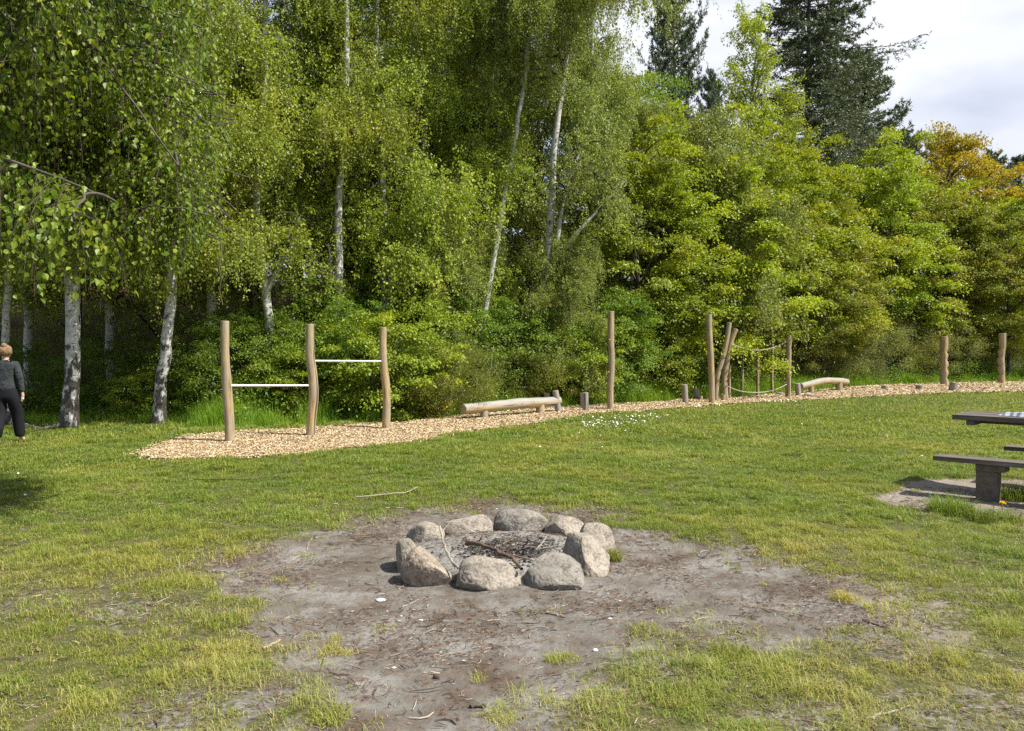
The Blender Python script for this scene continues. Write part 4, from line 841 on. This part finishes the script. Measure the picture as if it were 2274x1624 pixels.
# fine twigs of kindling as stuff
def litter(name, label, n, zone, lr, wr, stops, seed, lift=.004, thr=None, cat='litter', zr=.004):
    g = np.random.default_rng(seed); xx = g.uniform(zone[0], zone[1], n); yy = g.uniform(zone[2], zone[3], n); k = np.abs(xx) < .68*yy+.6; xx, yy = xx[k], yy[k]
    bare, path, ash, wood = masks(xx, yy); p = (1-path)*np.clip(.22+bare, 0, 1) if thr != 'ash' else ash
    cl = fbm2(xx, yy, 2.6, 4, 93+seed); p = p*(.12+.88*ss(.40, .62, cl)) if thr != 'ash' else p*np.exp(-((xx-PIT[0]-.05)**2+(yy-PIT[1]+.1)**2)/.09)
    k = g.uniform(0, 1, len(xx)) < p; xx, yy = xx[k], yy[k]; n = len(xx); az = g.normal(0, .9, n) + g.choice([0, 3.14], n); L2 = g.uniform(lr[0], lr[1], n)*g.uniform(.3, 1, n); bend = g.normal(0, .18, n)
    t = np.linspace(-.5, .5, 4); cx = xx[:, None]+np.cos(az)[:, None]*t*L2[:, None]-np.sin(az)[:, None]*(bend*L2)[:, None]*(t**2*4)[None]; cy_ = yy[:, None]+np.sin(az)[:, None]*t*L2[:, None]+np.cos(az)[:, None]*(bend*L2)[:, None]*(t**2*4)[None]
    cz = gzf(cx.ravel(), cy_.ravel()).reshape(n, 4) + lift + g.uniform(0, zr, n)[:, None] + np.abs(g.normal(0, .006, n))[:, None]*(t+.5)[None]
    m = M(); w_ = g.uniform(wr[0], wr[1], n); tubes(m, np.stack([cx, cy_, cz], -1), w_[:, None]*np.array([.7, 1, .9, .5])[None], 4, g.uniform(0, 1, n))
    mm, nt, b = mat(name+'_surface'); nt.links.new(ramp(nt, attr(nt, 'tint').outputs['Fac'], stops), b.inputs['Base Color']); b.inputs['Roughness'].default_value = .85
    tag(m.build(name, mm), label, cat, kind='stuff')
BR_ = [(0, (.035, .022, .015)), (.4, (.10, .055, .032)), (.7, (.19, .095, .05)), (.85, (.26, .20, .15)), (1, (.45, .38, .30))]
litter('needle_litter', 'brown pine needles and fine twigs scattered over the bare soil', 120000, (-5.5, 6, 2.7, 9), (.02, .07), (.0010, .0022), BR_, 1)
litter('twig_litter', 'small dark and pale twigs strewn over the bare soil', 5200, (-5.5, 6, 2.7, 9), (.05, .17), (.0018, .0038), [(0, (.03, .02, .015)), (.55, (.085, .055, .038)), (.8, (.16, .12, .09)), (1, (.42, .36, .28))], 2)
litter('kindling', 'fine half burnt kindling twigs inside the stone ring', 750, (PIT[0]-.7, PIT[0]+.7, PIT[1]-.7, PIT[1]+.7), (.07, .24), (.0015, .0045), [(0, (.02, .016, .013)), (.5, (.08, .06, .045)), (1, (.36, .32, .27))], 3, .012, 'ash', zr=.05)
g = np.random.default_rng(5); n = 5200; xx = g.uniform(-5, 6, n); yy = g.uniform(2.7, 9, n); k = (g.uniform(0, 1, n) < np.clip(masks(xx, yy)[0], .08, 1)*(.2+.8*ss(.42, .62, fbm2(xx, yy, 2.2, 3, 12)))); xx, yy = xx[k], yy[k]; n = len(xx)
m = M(); crumbs(m, np.stack([xx, yy, gzf(xx, yy)+.002], 1), g.uniform(.002, .009, n)*g.choice([1, 1, 1, 1.7], n), g.uniform(0, 1, n), g, .35)
cm_, nt_, b_ = mat('bark_flake'); nt_.links.new(ramp(nt_, attr(nt_, 'tint').outputs['Fac'], [(0, (.04, .026, .018)), (.45, (.12, .08, .055)), (.7, (.26, .22, .18)), (1, (.62, .56, .47))]), b_.inputs['Base Color']); b_.inputs['Roughness'].default_value = .85
tag(m.build('bark_flakes', cm_), 'small bark flakes and grit on the bare soil', 'bark flakes', kind='stuff')

# individual small stones, cones, sticks
WHT = simple('white_flint', (.72, .71, .68), .6)
def pebble(name, Dx, Dy, wD, label, cat, mt, fl=.45, seed=0):
    b = P(Dx, Dy); wd = wD*b[1]/1750; q = rockshape(seed, (wd, wd*.75, wd*fl), 2.2, 3, V0=IV2); m = M(); m.add(q, IF2, .5)
    tag(m.build(name, mt, None, True, (b[0], b[1], float(gzf(b[:1], b[1:2])[0])+wd*fl*.25)), label, cat)
pebble('pebble', 845, 1331, 22, 'flat white stone on the grey soil left below the fire pit', 'pebble', WHT, .3, 3)
pebble('pebble', 781, 1355, 13, 'small cream stone lower left of the flat white stone', 'pebble', RK[2], .5, 4)
pebble('pebble', 935, 1379, 12, 'small white stone below the front left ring stone', 'pebble', WHT, .6, 5)
pebble('pebble', 884, 1378, 17, 'beige stone left of the small white stone', 'pebble', RK[2], .35, 6)
pebble('pebble', 1322, 1447, 13, 'bright white pebble in the sparse grass right of the bare soil', 'pebble', WHT, .6, 7)
pebble('pebble', 1228, 1536, 14, 'cream pebble near the bottom of the bare soil', 'pebble', RK[2], .7, 8)
pebble('pine_cone', 970, 1506, 15, 'dark brown pine cone at the bottom of the bare soil', 'pine cone', simple('cone_scales', (.06, .04, .03), .8), .9, 9)
fr_ = plainbark('charred_wood', (.02, .018, .015), (.14, .11, .08), (20, 20, 9))
def gstick(name, Dp, r, label, cat='stick', mt=None, br=(), grp=None, seed=0, lift=.4):
    def q(x, y): p = P(x, y); p[2] = float(gzf(p[:1], p[1:2])[0])+r*lift+.002; return p
    stick(name, [q(*p) for p in Dp], r, r*.6, label, cat, mt, [([q(*p) for p in b], r*.6) for b in br], grp, 7, seed)
gstick('charred_stick', [(1045,1569),(1060,1567),(1078,1570)], .011, 'stubby charred stick at the bottom centre of the bare soil', 'stick', fr_, seed=1)
gstick('stick', [(893,1350),(911,1342),(930,1333)], .0045, 'straight pale stick in front of the front left ring stone', 'stick', DEADW, seed=2)
gstick('stick', [(884,1308),(897,1301),(909,1295)], .004, 'short pale stick at the shadow of the tilted front left stone', 'stick', DEADW, seed=3)
gstick('stick', [(1214,1361),(1237,1366),(1256,1371)], .009, 'grey bark strip on the soil below the ring to the right', 'stick', DEADW, seed=4)
gstick('stick', [(1917,1383),(1938,1390),(1960,1399)], .008, 'dark stick on the sandy bare spot at the right', 'stick', TWIG, seed=5)
gstick('twig', [(1915,1615),(1950,1600),(1985,1592),(2022,1577)], .006, 'pale lichen covered twig at the bottom right corner', 'twig', DEADW, [[(1950,1600),(1965,1584),(1972,1576)]], seed=6)
gstick('twig', [(635,1255),(655,1240),(680,1224),(690,1208),(712,1198)], .004, 'thin curved twig on the soil left of the fire pit', 'twig', DEADW, [[(690,1208),(694,1200),(692,1192)]], seed=7)
gstick('fallen_twig', [(430,1079),(480,1079),(540,1082),(600,1078),(640,1050),(662,1036)], .006, 'long dark twig lying across the lawn below the exercise bars', 'twig', TWIG, seed=8, lift=6)
gstick('fallen_twig', [(790,1120),(830,1118),(865,1114),(900,1109),(928,1098)], .0075, 'grey dead branch lying on the lawn above the fire pit', 'twig', DEADW, [[(865,1114),(845,1100),(830,1092)]], seed=9, lift=5)
gstick('stick', [(1700,1475),(1735,1490),(1790,1510)], .0055, 'slightly bent dark twig in the worn grass at the lower right', 'stick', TWIG, seed=10, lift=2)
gstick('stick', [(585,1455),(600,1445),(622,1430)], .010, 'flat weathered bark strip at the lower left', 'stick', DEADW, seed=11, lift=1)
stick('fallen_log', [PD(48,948,15.9), PD(80,951,15.8), PD(110,949,15.9), PD(132,941,16.0)], .05, .03, 'mossy fallen log at the foot of the thick birch', 'log', GREYBARK, [([PD(70,950,15.8), PD(60,942,15.6), PD(40,938,15.6)], .02)], seed=12)
stick('bare_branch', [PD(1072,872,20.6), PD(1090,868,20.4), PD(1087,835,20.4), PD(1093,800,20.5), PD(1096,768,20.7)], .016, .006, 'bare grey branch rising behind the long log beam', 'branch', DEADW, [([PD(1093,815,20.4), PD(1104,830,20.3), PD(1112,848,20.3)], .01), ([PD(1088,850,20.4), PD(1076,858,20.3), PD(1066,868,20.3)], .008)], seed=13)

# grass tuft by the tall ring stone, coarse tufts below the bench with its shade put into their darker tint
def tuft(Dx, Dy, n, h, rad, label, seed, w_=.004, lean=(.3, 1.2), tn=.4):
    global RG; RG = np.random.default_rng(seed); b = P(Dx, Dy); a = RG.uniform(0, 6.28, n); r = rad*np.sqrt(RG.uniform(0, 1, n)); m = M(); xx, yy = b[0]+r*np.cos(a), b[1]+r*np.sin(a)
    blades(m, xx-b[0], yy-b[1], gzf(xx, yy)-.005, h*RG.uniform(.4, 1.2, n), np.full(n, w_), RG.uniform(*lean, n), np.clip(RG.normal(tn, .18, n), 0, 1))
    tag(m.build('grass_tuft', LM['grass'], None, False, (b[0], b[1], 0)), label, 'grass tuft', 'single grass tufts')
tuft(1362, 1252, 260, .13, .055, 'bright grass tuft growing against the right side of the tall blocky stone', 61, .004, tn=.5)
tuft(2110, 1142, 900, .24, .20, 'dark coarse grass tuft left of the near bench leg', 62, .005, (.2, 1.0), .15)
tuft(2205, 1160, 900, .20, .24, 'dark coarse grass tuft in front of the near bench leg', 63, .005, (.3, 1.2), .15)
tuft(2262, 1110, 800, .24, .25, 'shaded grass tuft right of the near bench leg', 64, .005, (.2, 1.0), .2)
tuft(500, 1395, 420, .085, .14, 'upright grass tuft at the lower left edge of the bare soil', 65, .0035, tn=.55)
tuft(735, 1600, 380, .08, .09, 'yellow green grass tuft at the bottom edge left of centre', 66, .0035, tn=.62)
tuft(1625, 1465, 420, .08, .12, 'grass tuft at the lower right of the bare soil', 67, .0035, tn=.5)
tuft(1505, 1565, 420, .085, .14, 'grass tuft on the soil near the bottom right of centre', 68, .0035, tn=.55)

# daisies
DW, nt_, b_ = mat('daisy_petal'); nt_.links.new(ramp(nt_, attr(nt_, 'tint').outputs['Fac'], [(0, (.75, .55, .05)), (.4, (.82, .82, .8)), (1, (.85, .85, .83))]), b_.inputs['Base Color'])
g = np.random.default_rng(9); pts = []
for (cx, cy0, sx, sy, n) in [(a_, b__, c_, d_, max(2, int(e_*.5))) for a_, b__, c_, d_, e_ in ((1370, 940, 45, 6, 200), (1330, 948, 30, 3, 60), (1430, 930, 25, 4, 60), (1450, 925, 40, 6, 40), (1750, 893, 30, 4, 60), (1620, 905, 40, 3, 40), (45, 1077, 16, 4, 7), (62, 1122, 10, 3, 5), (2055, 1022, 8, 3, 2), (1300, 990, 60, 20, 20), (1850, 950, 200, 25, 18))]:
    for _ in range(n):
        pts.append(P(g.normal(cx, sx), g.normal(cy0, sy)))
pts = np.array(pts); n = len(pts); a = np.arange(7)*2*math.pi/7; rr = .010*g.uniform(.7, 1.4, n)*np.clip(pts[:, 1]/12, 1, 2); C = pts + np.array([0, 0, 1])*(gzf(pts[:, 0], pts[:, 1])+g.uniform(.05, .09, n))[:, None]
tlt = g.normal(0, .35, (n, 2)); V = C[:, None]+np.stack([np.cos(a)[None]*rr[:, None], np.sin(a)[None]*rr[:, None], tlt[:, :1]*np.cos(a)[None]*rr[:, None]+tlt[:, 1:]*np.sin(a)[None]*rr[:, None]], -1); V = np.concatenate([V, C[:, None]+np.array([0, 0, .004])], 1)
F = np.stack([np.arange(7), (np.arange(7)+1) % 7, np.full(7, 7)], 1); m = M(); m.add(V, (np.arange(n)[:, None, None]*8+F[None]).reshape(-1, 3), np.tile(np.array([1]*7+[0.]), n))
tag(m.build('daisies', DW), 'tiny white daisies dotted in patches over the lawn', 'daisies', kind='stuff')
# dandelion by the bench leg
b = P(2226, 1140); b[2] = float(gzf(b[:1], b[1:2])[0]); e = empty('dandelion', b, 'single yellow dandelion flower beside the near bench leg', 'flower')
m = M(); tubes(m, np.array([[0, 0, -.01], [.004, 0, .05], [.0, 0, .09]]), np.full(3, .0025), 6); m.build('stem', LM['tallgrass'], e)
g = np.random.default_rng(3); n = 240; a = g.uniform(0, 6.28, n); u = np.sqrt(g.uniform(0, 1, n)); A = np.stack([np.cos(a)*u, np.sin(a)*u, .55-.5*u-0*u], 1); m = M(); leaves(m, np.tile([[0, 0, .088]], (n, 1)), A, np.tile([[0, 0, 1.]], (n, 1))+.01, .034, .008, g.uniform(0, 1, n)); m.build('blossom', simple('dandelion_petal', (.95, .70, .01), .6), e)
# gorse blossom on a small bush beside the balance log
mm = broad(.95, .03, .35, 60, 5000, .03, .2, 401, LM['broom'], TWIG, multi=True, r0=.02, egg=0., aspect=.35, up=.1, flat=.9)
e = plant_tree('gorse_bush', mm, bx(975, 18.35), 'small gorse bush with yellow blossom left of the long log beam', 'bush', names=('stems', 'foliage'))
g = np.random.default_rng(8); n = 130; m = M(); leaves(m, np.stack([g.normal(0, .14, n), g.normal(-.1, .12, n), g.uniform(.05, .85, n)], 1), g.normal(0, 1, (n, 3)), g.normal(0, 1, (n, 3)), .035, .03, g.uniform(0, 1, n)); m.build('blossom', simple('gorse_petal', (.85, .50, .01), .6), e)

# ------------------------------------------------------------------ picnic table and benches (right edge)
def plankmat(name):
    m, nt, b = mat(name); tc = N(nt, 'ShaderNodeTexCoord').outputs['Object']
    n1 = noise(nt, tc, 1, 5, .65, (2.2, 30, 30)); n2 = noise(nt, tc, 3, 4, .6)
    col = ramp(nt, n1, [(.3, (.045, .037, .03)), (.55, (.10, .085, .07)), (.75, (.17, .15, .13))]); col = mixc(nt, n2, col, mixc(nt, 1., col, (1.3, 1.25, 1.2), 'MULTIPLY'))
    nt.links.new(col, b.inputs['Base Color']); b.inputs['Roughness'].default_value = .8; bump(nt, b, n1, .5, .006); return m
PLK = plankmat('weathered_plank')
def concmat():
    m, nt, b = mat('dark_post'); tc = N(nt, 'ShaderNodeTexCoord').outputs['Object']; n1 = noise(nt, tc, 18, 5, .7)
    nt.links.new(ramp(nt, n1, [(.3, (.07, .055, .04)), (.7, (.16, .13, .10))]), b.inputs['Base Color']); b.inputs['Roughness'].default_value = .9; bump(nt, b, n1, .6, .01); return m
LEGM = concmat()
def boxes(bl, bev=.004):
    bm = bmesh.new()
    for (x0, x1, y0, y1, z0, z1) in bl:
        r = bmesh.ops.create_cube(bm, size=1, matrix=Matrix.Translation(((x0+x1)/2, (y0+y1)/2, (z0+z1)/2)) @ Matrix.Diagonal((x1-x0, y1-y0, z1-z0, 1)))
    bmesh.ops.bevel(bm, geom=bm.edges[:], offset=bev, segments=2, profile=.6, affect='EDGES'); return bm
def bobj(name, bl, mt, parent, bev=.004):
    bm = boxes(bl, bev); me = bpy.data.meshes.new(name); bm.to_mesh(me); bm.free(); me.materials.append(mt); return inst(name, me, parent)
ua = math.atan2(-.69, .72); U2 = np.array([math.cos(ua), math.sin(ua)]); V2 = np.array([-U2[1], U2[0]]); B0 = np.array([4.55, 8.5])
def bench(o, L_, z, label, grp):
    e = empty('bench', (o[0], o[1], 0), label, 'bench', grp, ua)
    bobj('seat', [(0, L_, 0, .135, z-.05, z), (.006, L_-.01, .145, .28, z-.052, z-.003)], PLK, e)
    for x in (.40, L_-.58):
        l_ = bobj('leg', [(x, x+.2, .05, .23, -.15, z-.054)], LEGM, e, .012)
        bobj('bracket', [(x-.0, x+.27, .03, .25, z-.12, z-.0545)], LEGM, l_, .006)
bench(B0, 1.9, .45, 'dark plank bench nearest the camera at the right edge', 'benches of the picnic set')
bench(B0+V2*1.5+U2*.35, 1.9, .45, 'bench on the far side of the picnic table, only its end in view', 'benches of the picnic set')
To = B0+V2*.55+U2*.04; e = empty('picnic_table', (To[0], To[1], 0), 'dark weathered picnic table top reaching in from the right edge', 'table', None, ua)
bobj('table_top', [(0, 2.0, i*.152, i*.152+.145, .865-.055-(i % 2)*.002, .865-(i % 2)*.003) for i in range(5)], PLK, e)
bobj('crossbar', [(.14, .22, .01, .75, .755, .8075), (.2201, 1.8, .33, .42, .757, .8055)], PLK, e)
for x in (.95, 1.7): bobj('leg', [(x, x+.16, .22, .52, -.15, .7545)], LEGM, e, .012)
# striped cloth left on the table
cm_, nt_, b_ = mat('striped_cloth'); tc_ = N(nt_, 'ShaderNodeTexCoord').outputs['Object']; wv = N(nt_, 'ShaderNodeTexWave'); wv.inputs['Scale'].default_value = 4; wv.inputs['Distortion'].default_value = 2.5; nt_.links.new(tc_, wv.inputs[0])
nt_.links.new(ramp(nt_, wv.outputs['Fac'], [(.3, (.42, .44, .48)), (.7, (.13, .15, .20))]), b_.inputs['Base Color']); b_.inputs['Roughness'].default_value = .9
g = np.random.default_rng(4); nx, ny = 70, 40; a = np.linspace(0, 1, nx)[:, None]*np.ones((1, ny)); c = np.linspace(0, 1, ny)[None]*np.ones((nx, 1))
hh = np.minimum(1, 6*np.minimum(a, 1-a))*np.minimum(1, 5*np.minimum(c, 1-c))*(.018+.05*fbm2(a*5, c*3, 1, 3, 8)*(.3+a)); top = np.stack([a*.42+.02*np.sin(c*9), c*.22+.03*np.sin(a*8), .004+hh], -1).reshape(-1, 3)
bot = top.copy(); bot[:, 2] = .001; i = np.arange(nx-1)[:, None]*ny+np.arange(ny-1)[None]; F = np.stack([i, i+ny, i+ny+1, i+1], -1).reshape(-1, 4)
per = np.concatenate([np.arange(ny), np.arange(1, nx)*ny+ny-1, (nx-1)*ny+np.arange(ny-2, -1, -1), np.arange(nx-2, 0, -1)*ny]); pn = np.roll(per, -1); q = nx*ny
m = M(); m.add(np.concatenate([top, bot]), np.concatenate([F, F[:, ::-1]+q, np.stack([per, pn, pn+q, per+q], 1)])); o = m.build('cloth', cm_, None, True); cp = To+U2*.42+V2*.12; o.location = (cp[0], cp[1], .866); o.rotation_euler = (0, 0, ua); tag(o, 'crumpled grey and white striped cloth lying on the picnic table', 'cloth')

# ------------------------------------------------------------------ person walking away at the left edge
def skinned(name, verts, edges, mt, parent, sub=2):
    me = bpy.data.meshes.new(name); me.from_pydata([v[:3] for v in verts], edges, []); o = inst(name, me, parent); me.materials.append(mt)
    md = o.modifiers.new('skin', 'SKIN'); md.use_smooth_shade = True
    sv_ = me.skin_vertices[0].data if me.skin_vertices else None
    if sv_ is None:
        bm = bmesh.new(); bm.from_mesh(me); bm.verts.layers.skin.verify(); bm.to_mesh(me); bm.free(); sv_ = me.skin_vertices[0].data
    for i, v in enumerate(verts): sv_[i].radius = (v[3], v[4] if len(v) > 4 else v[3]); sv_[i].use_root = (i == 0)
    s_ = o.modifiers.new('sub', 'SUBSURF'); s_.levels = sub; s_.render_levels = sub; return o
SKIN = simple('skin', (.55, .33, .24), .55); HAIR = plainbark('hair', (.12, .07, .035), (.36, .23, .12), (90, 90, 9)); SWE, nt_, b_ = mat('dark_jersey')
tc_ = N(nt_, 'ShaderNodeTexCoord').outputs['Object']; n_ = noise(nt_, tc_, 60, 3); nt_.links.new(ramp(nt_, n_, [(.3, (.018, .022, .024)), (.7, (.038, .044, .046))]), b_.inputs['Base Color']); b_.inputs['Roughness'].default_value = .95; bump(nt_, b_, noise(nt_, tc_, 7, 4), 1.0, .06)
TRO = simple('black_trouser', (.012, .012, .015), .9, 0, .2)
pp = PD(15, 980, 13.45); pp[2] = float(gzf(pp[:1], pp[1:2])[0]) + .012; pe = empty('person', pp, 'person with tied up hair, dark jersey and black trousers walking away at left edge', 'person', None, R(6))
fy = .03
Vb = [(0,0,.92,.10,.09),(0,0,1.12,.10,.08),(0,0,1.30,.11,.08),(0,-.01,1.41,.05,.05),(0,.01,1.47,.055,.06),(0,.02,1.53,.078,.092),(0,.02,1.60,.06,.075),
 (.17,0,1.345,.04),(.235,-.01,1.10,.036),(.245,.03,.875,.026),(.246,.045,.80,.036,.018),
 (-.17,0,1.345,.04),(-.235,.0,1.10,.036),(-.25,.05,.875,.026),(-.25,.06,.80,.036,.018),
 (.095,.0,.85,.075),(.11,.14,.50,.05),(.115,.22,.10,.036),(.115,.24,.045,.034),(.125,.36,.03,.035,.02),
 (-.095,0,.85,.075),(-.09,.0,.48,.05),(-.075,-.17,.12,.036),(-.075,-.18,.05,.034),(-.07,-.08,.025,.035,.02)]
Eb = [(0,1),(1,2),(2,3),(3,4),(4,5),(5,6),(2,7),(7,8),(8,9),(9,10),(2,11),(11,12),(12,13),(13,14),(0,15),(15,16),(16,17),(17,18),(18,19),(0,20),(20,21),(21,22),(22,23),(23,24)]
for hnd, sx in ((10, 1), (14, -1)):
    hx, hy, hz_ = Vb[hnd][:3]
    for j, (oy, ln) in enumerate(((.03, .062), (.011, .072), (-.008, .067), (-.026, .052))):
        n0 = len(Vb); Vb += [(hx-.004*sx, hy+oy, hz_-.035, .0088), (hx-.010*sx, hy+oy+.004, hz_-.035-ln*.5, .0085), (hx-.026*sx, hy+oy+.008, hz_-.035-ln, .0078)]; Eb += [(hnd, n0), (n0, n0+1), (n0+1, n0+2)]
    n0 = len(Vb); Vb += [(hx-.012*sx, hy+.045, hz_+.01, .011), (hx-.02*sx, hy+.062, hz_-.03, .0095)]; Eb += [(hnd, n0), (n0, n0+1)]
n0 = len(Vb); Vb += [(0, .125, 1.515, .014), (.085, .01, 1.52, .012, .02), (-.085, .01, 1.52, .012, .02)]; Eb += [(5, n0), (5, n0+1), (5, n0+2)]
body = skinned('body', Vb, Eb, SKIN, pe)
skinned('jersey', [(0,0,.83,.20,.155),(0,0,1.02,.170,.125),(0,0,1.16,.165,.125),(0,-.01,1.30,.165,.12),(0,-.01,1.395,.085,.08),(0,-.01,1.425,.062,.065),(.165,-.005,1.335,.075),(.225,-.01,1.12,.062),(.243,.025,.90,.046),(.245,.03,.87,.044),(-.165,-.005,1.335,.075),(-.225,0,1.12,.062),(-.25,.045,.90,.046),(-.25,.05,.87,.044)],
        [(0,1),(1,2),(2,3),(3,4),(4,5),(3,6),(6,7),(7,8),(8,9),(3,10),(10,11),(11,12),(12,13)], SWE, pe)
skinned('trousers', [(0,0,.90,.18,.145),(0,0,1.06,.155,.115),(.105,-.005,.80,.115,.12),(.112,.13,.50,.10),(.116,.20,.16,.092),(.116,.215,.075,.09),(-.105,-.005,.80,.115,.12),(-.092,-.01,.48,.10),(-.08,-.16,.17,.092),(-.078,-.175,.085,.09)],
        [(0,1),(0,2),(2,3),(3,4),(4,5),(0,6),(6,7),(7,8),(8,9)], TRO, pe)
q = rockshape(5, (.205, .225, .20), 2.1, 0, lump=.12, V0=IV); q = q[:, :]; m = M(); hq = q + np.array([0, -.018, 1.575]); hq = hq*(1) ; hq += nrm(q)*(.010*(fbm3(q*np.array([1, 1, .3]), 55, 3, 2)-.5))[:, None]*2
front = (hq[:, 1] > .05); hq[front, 2] = np.maximum(hq[front, 2], 1.585); m.add(hq, IF, .5); q2 = rockshape(6, (.10, .095, .085), 2.1, 0, lump=.2, V0=IV2) + np.array([.01, -.075, 1.665]); m.add(q2, IF2, .5); m.build('hair', HAIR, pe, True)
for sx in (-1, 1):
    m = M(); m.add(IV2*.011+np.array([.032*sx, .103, 1.545]), IF2, .5); m.build('eye', simple('eye_white', (.6, .58, .55), .3), pe, True)
m = M(); g = np.random.default_rng(2); m.add(rockshape(9, (.05, .05, .09), 2.2, 3, V0=IV2), IF2); o = m.build('tissue', simple('paper_tissue', (.8, .8, .8), .9), None, True)
ca, sa = math.cos(R(6)), math.sin(R(6)); hx, hy = .24, .05; o.location = (pp[0]+hx*ca-hy*sa, pp[1]+hx*sa+hy*ca, pp[2]+.77); tag(o, 'crumpled white tissue in the hand of the walking person', 'tissue')
